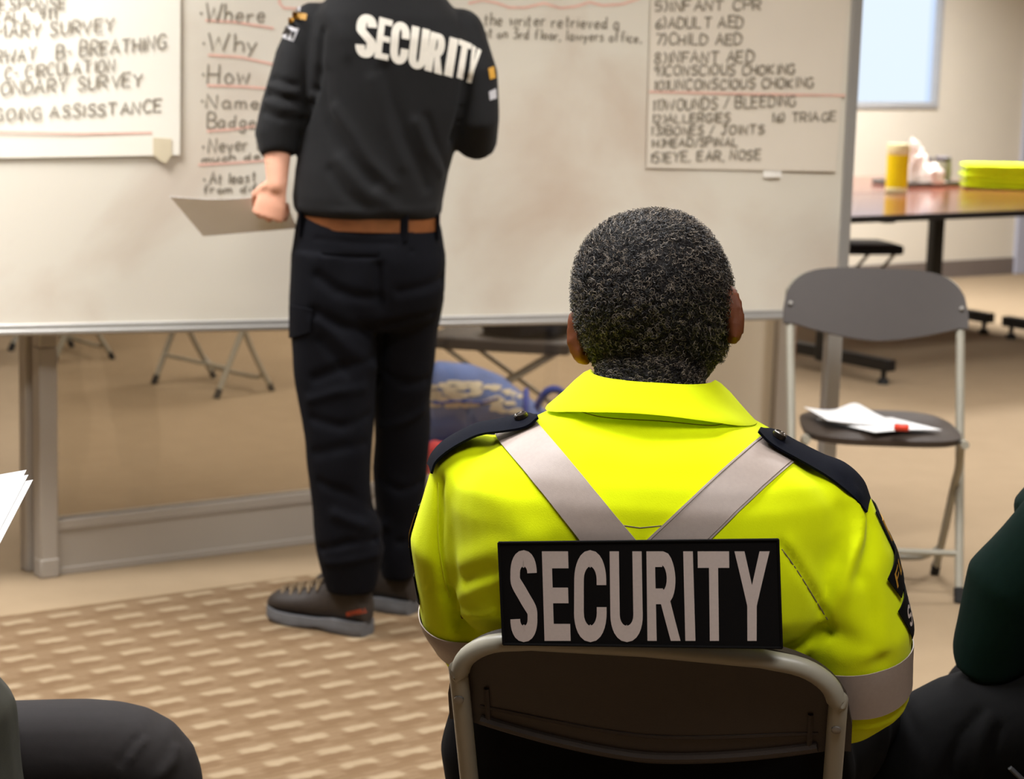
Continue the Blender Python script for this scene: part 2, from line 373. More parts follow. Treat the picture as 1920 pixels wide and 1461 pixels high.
# ------------------------------------------------------------------ handwriting
FONT = {'A': '0,0 .3,1 .6,0|.1,.38 .5,.38', 'B': '0,0 0,1 .35,1 .48,.88 .45,.62 .3,.54 0,.52|.3,.54 .52,.42 .55,.18 .4,0 0,0',
 'C': '.55,.82 .4,1 .2,.98 .03,.7 .02,.35 .15,.05 .35,0 .55,.15', 'D': '0,0 0,1 .25,.98 .5,.8 .56,.45 .45,.12 .2,0 0,0', 'E': '.5,1 0,1 0,0 .5,0|0,.52 .42,.52',
 'F': '.5,1 0,1 0,0|0,.52 .4,.52', 'G': '.55,.85 .38,1 .18,.95 .02,.65 .03,.3 .18,.03 .4,0 .55,.15 .55,.42 .35,.42', 'H': '0,0 0,1|.5,0 .5,1|0,.5 .5,.5', 'I': '.1,0 .1,1',
 'J': '.1,1 .6,1|.38,1 .38,.2 .28,.02 .12,.02 .02,.2', 'K': '0,0 0,1|.5,1 0,.45 .52,0', 'L': '0,1 0,0 .48,0', 'M': '0,0 .08,1 .35,.4 .62,1 .7,0', 'N': '0,0 .02,1 .5,0 .52,1',
 'O': '.28,1 .08,.85 .0,.5 .1,.12 .3,0 .5,.15 .58,.5 .5,.88 .28,1', 'P': '0,0 0,1 .35,1 .52,.85 .48,.6 .3,.48 0,.48', 'R': '0,0 0,1 .35,1 .52,.85 .48,.6 .3,.5 0,.48|.2,.48 .54,0',
 'S': '.5,.85 .35,1 .12,.95 .04,.75 .2,.56 .4,.45 .5,.25 .38,.03 .15,0 0,.15', 'T': '0,1 .6,1|.3,1 .3,0', 'U': '0,1 .02,.25 .15,.02 .38,.02 .5,.25 .52,1', 'V': '0,1 .28,0 .56,1',
 'W': '0,1 .2,0 .4,.75 .6,0 .82,1', 'Y': '0,1 .28,.48 .56,1|.28,.48 .26,0', 'X': '0,0 .5,1|0,1 .5,0', 'Z': '0,1 .5,1 0,0 .5,0',
 '0': '.25,1 .05,.8 .02,.3 .2,0 .42,.1 .5,.6 .4,.95 .25,1', '1': '.1,.8 .2,1 .2,0', '2': '.02,.8 .2,1 .42,.85 .38,.55 0,0 .48,0', '3': '.02,.9 .25,1 .42,.82 .2,.54 .45,.35 .35,.04 .02,.06',
 '4': '.35,0 .35,1 0,.35 .5,.35', '5': '.45,1 .08,1 .05,.58 .3,.6 .45,.35 .32,.03 .02,.05', '6': '.4,.95 .1,.6 .02,.25 .2,0 .42,.15 .38,.42 .05,.35', '7': '0,1 .48,1 .15,0',
 '8': '.25,.55 .05,.75 .22,1 .42,.8 .25,.55 .03,.25 .22,0 .46,.22 .25,.55', '9': '.42,.8 .25,1 .05,.8 .2,.55 .42,.7 .4,.4 .3,0',
 ')': '0,1.05 .16,.7 .16,.3 0,-.05', '.': '.05,0 .06,.05', ',': '.1,.06 .02,-.14', '/': '0,-.05 .35,1.05', '-': '0,.45 .3,.47', '*': '.05,.42 .1,.5 .15,.44 .08,.40',
 'a': '.38,.45 .2,.55 .03,.35 .08,.05 .25,.02 .38,.25|.4,.52 .38,.1 .48,0', 'b': '0,1 0,0 .25,.02 .38,.25 .28,.5 .02,.42', 'c': '.36,.45 .18,.55 .02,.3 .15,.02 .36,.1',
 'd': '.36,.42 .18,.52 .02,.28 .14,.02 .34,.2|.4,1 .38,.1 .46,0', 'e': '.03,.28 .36,.32 .3,.52 .12,.5 .02,.25 .16,.02 .38,.1', 'f': '.36,.95 .22,1 .14,.8 .14,-.02|0,.52 .3,.54',
 'g': '.36,.45 .18,.54 .03,.32 .14,.05 .34,.2|.38,.52 .36,-.2 .2,-.34 .02,-.24', 'h': '0,1 0,0|0,.38 .2,.54 .34,.42 .36,0', 'i': '.06,.54 .06,0|.06,.72 .07,.76', 'l': '.06,1 .06,0',
 'm': '0,.54 0,0|0,.38 .16,.54 .26,.4 .26,0|.26,.38 .42,.54 .52,.4 .54,0', 'n': '0,.54 0,0|0,.36 .18,.54 .33,.4 .35,0', 'o': '.18,.54 .02,.32 .1,.04 .28,.03 .38,.28 .18,.54',
 'r': '0,.54 .02,0|.02,.32 .14,.5 .3,.5', 's': '.32,.48 .14,.54 .05,.42 .28,.22 .2,.02 .0,.06', 't': '.14,.9 .14,.1 .26,.0|0,.58 .3,.6', 'u': '0,.54 .03,.1 .2,.02 .34,.2 .36,.54|.36,.54 .38,0',
 'v': '0,.54 .16,0 .34,.54', 'w': '0,.54 .12,0 .26,.42 .4,0 .54,.54', 'y': '0,.54 .16,.05|.36,.54 .08,-.34', 'k': '0,1 0,0|.3,.5 0,.22 .34,0', "p": '0,.54 0,-.34|0,.4 .2,.54 .36,.3 .22,.02 .02,.08'}
CURVY = set('BCDGOPRSUJ02356890)abcdefghmnoprstug')
GL = {k: [[tuple(map(float, q.split(','))) for q in st.split()] for st in v.split('|')] for k, v in FONT.items()}
def handwrite(text, p0, p1, h, w, fn, jit=.05, gap=.2):
    """text along the baseline p0..p1 (pixels of the reference frame), cap height h, stroke w"""
    x = 0.; items = []; word = 0
    for ch in text:
        if ch == ' ': x += .42; word += 1; continue
        g = GL[ch]; ww = max(q[0] for st in g for q in st); items.append((x, g, ch, word)); x += ww+gap
    W = x-gap; p0 = np.array(p0, float); p1 = np.array(p1, float); ax = (p1-p0)/W
    out = [MB() for _ in range(word+1)]
    for x0, g, ch, wd in items:
        dx, dy, k = random.uniform(-jit, jit), random.uniform(-jit, jit), random.uniform(.92, 1.08)
        for st in g:
            pts = smooth_path(st, 3) if (ch in CURVY and len(st) > 2) else st
            P = [p0+ax*(x0+q[0]+dx)+V(.06*h*q[1], -h*(q[1]*k+dy)) for q in pts]
            ribbon(out[wd], P, w, fn)
    return [m_ for m_ in out if m_.v]
# ------------------------------------------------------------------ bold block letters
def arc(cx, cy, rx, ry, a0, a1, n=12):
    return [V(cx+rx*math.cos(math.radians(a0+(a1-a0)*i/n)), cy+ry*math.sin(math.radians(a0+(a1-a0)*i/n))) for i in range(n+1)]
def block(ch, w, t, th):
    """strokes of a block letter of height 1 and width w: ('path', points) drawn t wide upright and th wide lying, or ('quad', corners)"""
    a, b = t/2, w-t/2; lo, hi = th/2, 1-th/2; c = w/2; rx = (b-a)/2
    Q = lambda x0, x1, y0, y1: ('quad', [(x0, y1), (x1, y1), (x1, y0), (x0, y0)])
    if ch == 'S':
        q = min(.22, rx*1.6); p1 = arc(c, hi-q, rx, q, -2, 180, 14); m = smooth_path([p1[-1], V(a+.03*w, hi-q-.10), V(c, .5), V(b-.03*w, lo+q+.10), V(b, lo+q)], 6)
        return [('path', p1+m[1:]+arc(c, lo+q, rx, q, 0, -182, 14)[1:])]
    if ch == 'C': q = min(.26, rx*1.8); return [('path', [V(b, .62)]+arc(c, hi-q, rx, q, 0, 180, 14)+arc(c, lo+q, rx, q, 180, 360, 14)+[V(b, .38)])]
    if ch == 'U': q = min(.26, rx*1.6); return [('path', [V(a, 1)]+arc(c, lo+q, rx, q, 180, 360, 14)+[V(b, 1)])]
    if ch == 'E': return [Q(0, t, 0, 1), Q(t, w, 1-th, 1), Q(t, w*.96, .5-th*.42, .5+th*.50), Q(t, w, 0, th)]
    if ch == 'F': return [Q(0, t, 0, 1), Q(t, w, 1-th, 1), Q(t, w*.9, .5-th*.42, .5+th*.5)]
    if ch == 'L': return [Q(0, t, 0, 1), Q(t, w, 0, th)]
    if ch == 'I': return [Q(0, w, 0, 1)]
    if ch == 'T': return [Q(0, w, 1-th, 1), Q(c-t/2, c+t/2, 0, 1-th)]
    if ch == 'Y':
        l, r, n = c-t/2, c+t/2, c
        return [('quad', [(0, 1), (t*1.02, 1), (n, .62), (l, .39)]), ('quad', [(w-t*1.02, 1), (w, 1), (r, .39), (n, .62)]), ('quad', [(l, .39), (n, .62), (n, .62), (r, .39)]), Q(l, r, 0, .39)]
    if ch == 'R':
        top, bot = 1-th/2, .41+th/2; q = (top-bot)/2; x = w*.93-t/2
        return [Q(0, t, 0, 1), ('path', [V(t, top), V(x-rx*.7, top)]+arc(x-rx*.7, top-q, rx*.7, q, 90, -90, 12)+[V(t, bot)]), ('quad', [(w*.42, .44), (w*.72, .47), (w, 0), (w-t*1.05, 0)])]
    if ch == 'M': return [Q(0, t, 0, 1), Q(w-t, w, 0, 1), ('quad', [(t, 1), (t, .6), (c, .1), (c, .5)]), ('quad', [(w-t, 1), (w-t, .6), (c, .1), (c, .5)])]
def block_draw(mb, ch, w, t, th, f, across=2, step=.06):
    for kind, pts in block(ch, w, t, th):
        if kind == 'path': ribbon(mb, dens(pts, step), (t, th), f, across)
        else:
            q = [V(*p) for p in pts]; nu = 2; nv = max(2, int(max(np.linalg.norm(q[0]-q[3]), np.linalg.norm(q[0]-q[1]))/step)); nu = max(2, min(nv, int(np.linalg.norm(q[0]-q[1])/step)))
            G = [[f(*((q[0]*(1-i/nu)+q[1]*i/nu)*(1-j/nv)+(q[3]*(1-i/nu)+q[2]*i/nu)*j/nv)) for j in range(nv+1)] for i in range(nu+1)]
            if any(p is None for r in G for p in r): continue
            mb.grid(lambda u, v: G[int(round(u*nu))][int(round(v*nv))], nu, nv)
def block_letter(mb, ch, quad, t, th, fn, across=2, step=.06):
    """quad: TL, TR, BR, BL in pixels; t = stroke width over letter width, th = lying stroke over letter height"""
    TL, TR, BR, BL = [np.array(q, float) for q in quad]
    w = (np.linalg.norm(TR-TL+BR-BL)/2)/(np.linalg.norm(TL-BL+TR-BR)/2)
    def f(u, v):
        u /= w; p = (BL*(1-u)+BR*u)*(1-v)+(TL*(1-u)+TR*u)*v; return fn(p[0], p[1])
    block_draw(mb, ch, w, t*w, th, f, across, step)

# ================================================================== the setting
def G2(u, v, z=0.): return V(GD[0]*u+GP[0]*v, GD[1]*u+GP[1]*v, z)
def gbox(mb, u0, u1, v0, v1, z0, z1):
    return mb.box(G2((u0+u1)/2, (v0+v1)/2, (z0+z1)/2), (u1-u0, v1-v0, z1-z0), GRID)
CEIL = 2.75
vb = float(GP@np.array([2.37, 13.30])); U0, U1, V0 = -7.0, 15.0, -9.0
struct('floor', gbox(MB(), U0-.2, U1+.2, V0-.2, vb+.2, -.12, 0.), M['carpet'], smooth=False)
struct('ceiling', gbox(MB(), U0-.2, U1+.2, V0-.2, vb+.2, CEIL, CEIL+.1), M['ceiling'], smooth=False)
wo, wn = G2(0, vb), V(GP[0], GP[1], 0)
def on_wall(px, py): p = on_plane(px, py, wo, wn); return float(GD@p[:2]), p[2]
wu1, _ = on_wall(1763, 100); _, wz0 = on_wall(1680, 201); wu0, wz1 = wu1-1.9, wz0+1.25
mb = MB(); gbox(mb, U0-.2, wu0, vb, vb+.18, 0, CEIL); gbox(mb, wu1, U1+.2, vb, vb+.18, 0, CEIL); gbox(mb, wu0, wu1, vb, vb+.18, 0, wz0); gbox(mb, wu0, wu1, vb, vb+.18, wz1, CEIL)
struct('wall_back', mb, M['wall'], smooth=False)
struct('wall_left', gbox(MB(), U0-.2, U0, V0, vb, 0, CEIL), M['wall'], smooth=False)
struct('wall_right', gbox(MB(), U1, U1+.2, V0, vb, 0, CEIL), M['wall'], smooth=False)
struct('wall_front', gbox(MB(), U0, U1, V0-.2, V0, 0, CEIL), mat('darkened_unseen_wall', (96, 90, 84), .8, .03, 4), smooth=False)  # unseen wall, set far back and dark to cut bounced light
struct('baseboard_back', gbox(MB(), U0, U1, vb-.014, vb, 0, .105), M['baseboard'], smooth=False)
win = struct('window_1', gbox(MB(), wu0+.03, wu1-.075, vb+.030, vb+.036, wz0+.02, wz1-.02), M['winlight'], smooth=False)
mb = MB(); gbox(mb, wu1-.071, wu1-.020, vb+.034, vb+.040, wz0+.02, wz1-.02); struct('daylight_gap', mb, M['winlight2'], win, smooth=False)
mb = MB()
for a in ((wu0, wu1, wz0-.004, wz0+.030), (wu0, wu1, wz1-.030, wz1+.004), (wu0, wu0+.030, wz0+.03, wz1-.03), (wu1-.026, wu1, wz0+.03, wz1-.03)): gbox(mb, a[0], a[1], vb-.012, vb+.17, a[2], a[3])
gbox(mb, wu1-.1156, wu1-.168, vb+.08, vb+.10, wz0+.035, wz1-.035)
struct('window_frame', mb, M['winframe'], win, smooth=False)
tu, _ = on_wall(1911, 300)
struct('trim_1', gbox(MB(), tu, tu+.11, vb-.03, vb, 0, 2.15), M['doorframe'], smooth=False, bevel=.004)
struct('trim_2', gbox(MB(), tu+.95, tu+1.06, vb-.03, vb, 0, 2.15), M['doorframe'], smooth=False, bevel=.004)
struct('door_1', gbox(MB(), tu+.11, tu+.95, vb-.012, vb, 0.01, 2.15), M['doorframe'], smooth=False)

# ------------------------------------------------------------------ ceiling lamps
lamp0 = None
for i, (x, y, pw) in enumerate(LAMPS):
    if lamp0 is None:
        t = lamp0 = thing('ceiling_light', None, 'ceiling light', (x, y, LAMP_Z), GRID, 'ceiling light panels')
        mb = MB(); mb.box((0, 0, .028), (1.24, .62, .045)); obj('housing', mb, M['ceilframe'], t, local=True, bevel=.004)
        mb = MB(); mb.box((0, 0, .002), (1.18, .56, .006)); obj('diffuser', mb, M['diffuser'], t, local=True, smooth=False)
    else: t = copy_tree(lamp0); t.location = (x, y, LAMP_Z)
    t['label'] = 'flat rectangular ceiling light panel, ' + ['added as fill just behind the seated man in yellow', 'above the seated man in yellow', 'left of the whiteboard', 'between the standing man and the empty chair', 'above the far left folding chairs', 'behind the whiteboard over the partition', 'added over the wood-topped tables to brighten the back wall', 'near the back wall behind the whiteboard', 'over the open floor at the right'][i]

# ------------------------------------------------------------------ partition behind the whiteboard
PA = math.radians(34.8); pd = V(math.cos(PA), math.sin(PA), 0); pp = V(-pd[1], pd[0], 0); K = V(-1.234, 5.63, 0)
def pbox(mb, a0, a1, b0, b1, z0, z1):
    return mb.box(K+pd*(a0+a1)/2+pp*(b0+b1)/2+V(0, 0, (z0+z1)/2), (a1-a0, b1-b0, z1-z0), PA)
def part_a(px, py=700): p = on_plane(px, py, K+pp*.02, pp); return float((p-K)@pd)
a_p0, a_p1, a_e = part_a(1262), part_a(1449), part_a(1481)
t = thing('partition', 'grey aluminium framed glass partition standing behind the whiteboard', 'partition', tuple(K))
mb = MB(); pbox(mb, 0, .05, 0, .05, 0, .62); pbox(mb, 0, .05, 0, .05, .62, 1.62); pbox(mb, .012, .05, .05, .085, .02, 1.62); pbox(mb, -.006, .05, .085, .13, 0, 1.62); pbox(mb, -.001, .052, -.003, .05, 0, .052)
obj('post', mb, M['alu'], t, bevel=.004)
mb = MB(); pbox(mb, a_p1, a_e, 0, .07, 0, 1.62); obj('post', mb, M['alu'], t, bevel=.004)
mb = MB(); pbox(mb, .05, a_p1, .016, .06, .004, .125); pbox(mb, .05, a_p1, .010, .066, .125, .150); pbox(mb, .05, a_p1, .012, .016, .118, .125); pbox(mb, .05, a_p1, .012, .064, 0, .02)
obj('bottom_rail', mb, M['alu'], t, bevel=.003)
mb = MB(); pbox(mb, .05, a_p1, .016, .06, 1.56, 1.62); obj('top_rail', mb, M['alu'], t, bevel=.003)
mb = MB(); pbox(mb, .05, a_p0, .034, .040, .15, 1.56); obj('glass_pane', mb, M['glass'], t, smooth=False)
mb = MB(); pbox(mb, a_p0, a_p1, .024, .05, .15, 1.56); obj('cream_panel', mb, M['panel'], t, smooth=False); bpy.data.objects['cream_panel']['label'] = 'solid cream laminate panel'
mb = MB(); pbox(mb, a_e+.001, a_e+.022, .02, .06, 0, 1.62); obj('end_strip', mb, mat('brown_end_strip', (120, 88, 66), .6, .08, 12), t, smooth=False)

# ------------------------------------------------------------------ whiteboard
BA = math.radians(20.2); bd = V(math.cos(BA), math.sin(BA), 0); bn = V(bd[1], -bd[0], 0)        # bn points at the room
B0 = at_z(0, 630, .672)
def onb(px, py, off=0.): return on_plane(px, py, B0+bn*off, bn)
def b_a(px, py): return float((onb(px, py)-B0)@bd)
a0, a1 = b_a(-420, 640), b_a(1597, 330)
def bbox(mb, A0, A1, b0, b1, z0, z1): return mb.box(B0*V(1, 1, 0)+bd*(A0+A1)/2+bn*(b0+b1)/2+V(0, 0, (z0+z1)/2), (A1-A0, b1-b0, z1-z0), BA)
zb = .672
t = thing('whiteboard', 'wide mobile whiteboard with handwritten notes, behind the standing man', 'whiteboard', tuple(B0*V(1, 1, 0)))
wb = t
mb = MB(); bbox(mb, a0, a1-.02, -.022, 0, zb+.02, 1.95); obj('board_surface', mb, M['board'], t, smooth=False)
mb = MB(); bbox(mb, a0, a1, -.026, .010, zb, zb+.030); bbox(mb, a0, a1, .010, .022, zb+.004, zb+.016); obj('bottom_rail', mb, M['frame'], t, bevel=.003)
mb = MB(); bbox(mb, a0, a1, -.026, .008, 1.94, 1.97); obj('top_rail', mb, M['frame'], t, bevel=.003)
for aa in (a0-.035, a1-.032):
    mb = MB(); bbox(mb, aa, aa+.034, -.034, .010, zb-.02, 1.97); bbox(mb, aa-.006, aa+.040, -.050, -.012, .06, zb+.05); obj('leg', mb, M['frame'], t, bevel=.004)
    mb = MB(); bbox(mb, aa-.004, aa+.038, -.33, .10, .055, .085); obj('foot', mb, M['frame'], t, bevel=.004)
    for q in (-.30, .07):
        mb = MB(); c = B0*V(1, 1, 0)+bd*(aa+.017)+bn*q; mb.tube([c+V(0, 0, .026)-bd*.012, c+V(0, 0, .026)+bd*.012], .026, 14); obj('caster', mb, M['rubber'], t)
def ink(name, items, m, parent, w, off, jit=.05):
    fn = lambda x, y: onb(x, y, off)
    for it in items:                              # one part for each written line
        mb = MB()
        if isinstance(it[0], str) and it[0].startswith('* '):
            q = np.array(it[1], float); b_ = MB(); ribbon(b_, [q+V(9, -it[3]*.42), q+V(13, -it[3]*.44)], 5., fn); obj('bullet_point', b_, m, parent, smooth=False)
            words = handwrite(it[0][2:], (it[1][0]+20, it[1][1]), it[2], it[3], w, fn, jit)
        elif isinstance(it[0], str): words = handwrite(it[0], it[1], it[2], it[3], w, fn, jit)
        else: ribbon(mb, dens(it, 12), w*1.15, fn); words = [mb]
        for q in words: obj(name, q, m, parent, smooth=False)
ink('handwriting', [('* Where', (366, 40), (495, 43), 35), ('* Why', (371, 95), (482, 97), 31), ('* How', (370, 156), (466, 157), 38), ('* Names', (368, 201), (502, 206), 26), ('Badge', (388, 239), (476, 241), 26),
    ('* Never too', (370, 287), (520, 279), 27), ('much detail', (378, 305), (535, 296), 14), ('* At least', (372, 346), (478, 340), 21), ('from diff', (382, 363), (494, 359), 15)], M['inksoft'], wb, 3.4, .0012)
ink('handwriting', [('the writer retrieved a', (908, 47), (1162, 55), 23), ('nt on 3rd floor, lawyers office,', (905, 70), (1202, 80), 19)], M['inksoft'], wb, 3.2, .0012)
ink('underline', [[(385, 38), (440, 41), (513, 53)], [(390, 103), (450, 107), (515, 121)], [(388, 160), (450, 162), (505, 166)], [(388, 246), (430, 243), (478, 237)], [(372, 309), (430, 306), (498, 301)],
    [(524, -12), (524, 6), (532, 15), (560, 16), (610, 14)], [(878, 6), (905, 0), (930, 5), (955, 14), (985, 14), (1020, 6), (1050, 15), (1080, 12), (1105, 4), (1130, 10), (1165, 8), (1200, -3)]], M['red'], wb, 4.0, .0012, .0)

def poster(name, label, quad, m, lines, red, wv, extra=None):
    TL, TR, BR, BL = [np.array(q, float) for q in quad]
    t = thing(name, label, 'poster', tuple(onb(*((BL+BR)/2), .004)))
    def f(u, v):
        p = (TL*(1-u)+TR*u)*(1-v)+(BL*(1-u)+BR*u)*v
        return onb(p[0], p[1], .005+wv*(math.sin(u*5+v*3)*.5+.5)*v)
    mb = MB(); mb.grid(f, 14, 14, .0008); obj('sheet', mb, m, t)
    ink('handwriting', lines, M['inksoft'] if wv < .004 else M['ink'], t, 3.3, .0062+wv)
    ink('underline', red, M['red'], t, 3.6, .0062+wv, 0.)
    for q in extra or []:
        mb = MB(); q = [np.array(z, float) for z in q]
        mb.grid(lambda u, v: onb(*((q[0]*(1-u)+q[1]*u)*(1-v)+(q[3]*(1-u)+q[2]*u)*v), .0068+wv), 4, 4, .0006); obj('tape', mb, M['tape'], t)
    return t
poster('chart_paper', 'large cream chart sheet with survey notes taped at the left of the whiteboard', [(-190, -150), (339, -150), (337, 291), (-190, 300)], M['chart'],
    [('RESPONSE', (-20, 19), (123, 15), 20), ('CALL 911', (-14, 42), (104, 35), 18), ('PRIMARY SURVEY', (-58, 75), (213, 58), 25), ('A- AIRWAY', (-75, 122), (66, 112), 24), ('B- BREATHING', (106, 110), (309, 91), 26),
     ('C- CIRCULATION', (8, 148), (213, 133), 22), ('SECONDARY SURVEY', (-62, 182), (266, 161), 24), ('ONGOING ASSISSTANCE', (-52, 229), (302, 210), 22)],
    [[(-120, 244), (0, 247), (150, 251), (285, 249)]], .003, [[(287, 258), (322, 260), (322, 292), (287, 290)], [(287, 290), (322, 292), (310, 307), (298, 300)]])
poster('chart_paper', 'large beige chart sheet listing first aid topics at the right of the whiteboard', [(1224, -150), (1602, -150), (1567, 322), (1212, 315)], M['chart2'],
    [('5)INFANT CPR', (1228, 21), (1427, 18), 20), ('6)ADULT AED', (1230, 53), (1394, 51), 20), ('7)CHILD AED', (1229, 84), (1391, 83), 20), ('8)INFANT AED', (1228, 119), (1413, 116), 21), ('9)CONSCIOUS CHOKING', (1226, 142), (1490, 138), 18),
     ('10)UNCONSCIOUS CHOKING', (1224, 169), (1525, 163), 18), ('11)WOUNDS / BLEEDING', (1222, 208), (1491, 198), 20), ('12)ALLERGIES', (1222, 231), (1369, 228), 16), ('16) TRIAGE', (1446, 229), (1566, 227), 17),
     ('13)BONES / JOINTS', (1220, 254), (1432, 250), 16), ('14)HEAD/SPINAL', (1220, 276), (1382, 273), 15), ('15)EYE, EAR, NOSE', (1218, 305), (1426, 298), 18)],
    [[(1217, 172), (1400, 176), (1585, 179)]], .0034)
mb = MB(); mb.grid(lambda u, v: onb(1431+34*u, 321+12*v, .006+.004*math.sin(u*3)), 5, 3, .001); tag(obj('tape', mb, M['whitetape']), 'small piece of white tape on the whiteboard under the list sheet', 'tape')

# ------------------------------------------------------------------ folding chairs
def folding_chair(label, loc, rz, group=None, hs=.222, seatm='seat', sc=1.):
    t = thing('folding_chair', label, 'chair', loc, rz, group, sc)
    def ty(z): return -.165-.47*(z-.70)
    side = [(hs-.014, ty(.012), .012), (hs-.008, ty(.3), .3), (hs, -.165, .70), (hs-.001, -.181, .728), (hs-.012, -.194, .755), (hs-.042, -.203, .775), (hs-.09, -.206, .783)]
    path = smooth_path(side, 4)+[V(0, -.207, .786)]+[V(-p[0], p[1], p[2]) for p in smooth_path(side, 4)[::-1]]
    mb = MB(); mb.tube(path, .0115, 14); obj('frame', mb, M['tube'], t, local=True)
    def fb(u, v):
        a = abs(u); zt = .698+.105*(1-a**4.5)**(1/2.0); z0 = .622+.040*min(1, a*1.08)**1.6
        if a > .86: z0 = .660
        z = z0+(zt-z0)*v; x = u*(hs+.0175)
        return V(x, ty(z)+.0205-.009*(1-a*a)*(1-v)-.002*(1-a**8), z)
    mb = MB(); mb.grid(lambda u, v: fb(2*u-1, v), 56, 16, -.009); br = obj('backrest', mb, M[seatm], t, local=True)
    mb = MB(); mb.tube([fb(-.84+1.68*i/24, .02)+V(0, -.0135, .003) for i in range(25)], .0065, 8)
    mb.tube([fb(-.84+1.68*i/24, .20)+V(0, -.0095, .0) for i in range(25)], .003, 6)
    for s in (-1, 1):
        mb.tube([fb(s*.80, .05)+V(0, -.012, 0), fb(s*.80, .42)+V(0, -.011, 0)], .0035, 6)
        mb.tube([fb(s*.90, .05)+V(0, -.011, 0), fb(s*.90, .3)+V(0, -.011, 0)], .003, 6)
    obj('moulded_rib', mb, M[seatm], br, local=True)
    for s in (-1, 1):
        mb = MB(); p = V(s*hs, ty(.70), .70); d = unit(V(0, -1, -.5)); mb.tube([p-d*.026, p-d*.0245, p+d*.0128, p+d*.0145], [.0035, .006, .006, .0035], 10); obj('rivet', mb, M['rivet'], br, local=True)
    def fs(u, v):                                # seat: superellipse dish
        r = math.sqrt(u); a = v*2*PI; c, s = math.cos(a), math.sin(a); e = .55
        x = (.197+.006*s)*r*math.copysign(abs(c)**e, c); y = .025+.205*r*math.copysign(abs(s)**e, s)
        z = .437-.008*(1-r**2)-.014*max(0, r-.86)/.14
        return V(x, y, z)
    mb = MB(); N1, N2 = 10, 56
    rings = [[fs((i/N1)**2, j/N2) for j in range(N2)] for i in range(1, N1+1)]
    rings += [[p*V(.985, .985, 1)+V(0, 0, -.016) for p in rings[-1]], [p*V(.9, .9, 1)+V(0, 0, -.014) for p in rings[-1]]]
    mb.loft(rings); obj('seat', mb, M[seatm], t, local=True)
    for s in (-1, 1):
        mb = MB(); xx = s*(hs-.026); mb.tube(smooth_path([(xx, .175, .408), (xx+s*.0, .12, .398), (xx+s*.004, .080, .33), (xx+s*.004, ty(.27)-.004, .275), (xx, -.035, .15), (xx-s*.004, -.122, .012)], 5), .0105, 12)
        obj('leg', mb, M['tube'], t, local=True)
        mb = MB(); mb.tube([(s*(hs-.014), ty(0.0)-.0, .0), (s*(hs-.014), ty(.035), .035)], .0135, 12); obj('foot_cap', mb, M['rubber'], t, local=True)
        mb = MB(); mb.tube([(xx-s*.004, -.128, .0), (xx-s*.004, -.112, .032)], .0125, 12); obj('foot_cap', mb, M['rubber'], t, local=True)
    h2 = hs-.03
    mb = MB(); mb.tube([(-hs+.013, ty(.115), .115), (hs-.013, ty(.115), .115)], .0085, 10); obj('crossbar', mb, M['tube'], t, local=True)
    mb = MB(); mb.tube(smooth_path([(-h2, -.08, .085), (-h2+.03, -.09, .060), (-h2+.07, -.097, .050), (0, -.098, .048), (h2-.07, -.097, .050), (h2-.03, -.09, .060), (h2, -.08, .085)], 5), .008, 10); obj('crossbar', mb, M['tube'], t, local=True)
    return t
NEAR_O = V(.197, 2.658, 0); NEAR_RZ = -math.radians(9.3)
folding_chair('brown-grey folding chair holding the seated man in the yellow jacket', tuple(NEAR_O), NEAR_RZ, hs=.224)
folding_chair('empty grey folding chair facing the camera with papers on its seat', (.994, 5.845, 0), 3.113, hs=.223, sc=1.057)
c0 = folding_chair('folding chair behind the partition glass, nearest to the standing man', (-1.19, 8.71, 0), math.radians(135), 'chairs behind the glass partition', seatm='navyseat')
c1 = copy_tree(c0); c1.location = (-1.95, 9.42, 0); c1.rotation_euler.z = math.radians(128); c1['label'] = 'folding chair behind the partition glass, close to the left post'

# ------------------------------------------------------------------ tables
def t_table(label, loc, ln, dp, sep, group):
    t = thing('table', label, 'table', loc, GRID, group)
    mb = MB(); mb.box((ln/2-(ln-sep)/2, 0, .728), (ln, dp, .022)); obj('tabletop', mb, M['tabletop'], t, local=True, smooth=False)
    mb = MB(); cx = sep/2
    for s in (-1, 1):
        mb.box((cx, s*dp/2, .724), (ln+.008, .008, .028)); mb.box((cx+s*ln/2, 0, .724), (.008, dp, .028))
    obj('edge_band', mb, M['tableedge'], t, local=True, bevel=.002)
    mb = MB(); mb.box((cx, 0, .705), (sep-.1, .05, .03)); obj('crossbeam', mb, M['tableleg'], t, local=True, smooth=False)
    for x in (0, sep):
        mb = MB(); mb.box((x, 0, .38), (.075, .05, .66)); mb.box((x, 0, .705), (.06, dp*.8, .025)); mb.box((x, 0, .085), (.055, dp*.92, .05)); L = obj('leg', mb, M['tableleg'], t, local=True, bevel=.004)
        for s in (-1, 1):
            mb = MB(); y = s*dp*.41; mb.tube([(x, y, .06), (x, y, .02)], .012, 10); mb.tube([(x, y, .022), (x, y, 0)], [.024, .027], 12); obj('foot', mb, M['rubber'], L, local=True)
    return t
TA = V(1.382, 9.60, 0); TD = .90
t_table('wood-topped table holding the yellow canister and folded vests', tuple(TA), 2.4, TD, 1.62, None)
t_table('wood-topped table pushed against the far side of the vest table', tuple(TA+G2(0, TD+.02)), 2.1, TD, 1.62, None)
def ontab(px, py): return at_z(px, py, .7395)
c = ontab(1680, 361)
t = thing('canister', 'tall yellow wipes canister with cream lid standing on the table', 'canister', tuple(c))
r = .053; mb = MB(); mb.lathe([(r*.93, 0), (r, .006), (r, .022), (r*.985, .026)], c, 28); obj('base', mb, M['cream'], t)
mb = MB(); mb.lathe([(r*.985, .024), (r*1.0, .05), (r*.99, .10), (r, .17), (r*.99, .182)], c, 28); obj('label_sleeve', mb, M['canister'], t)
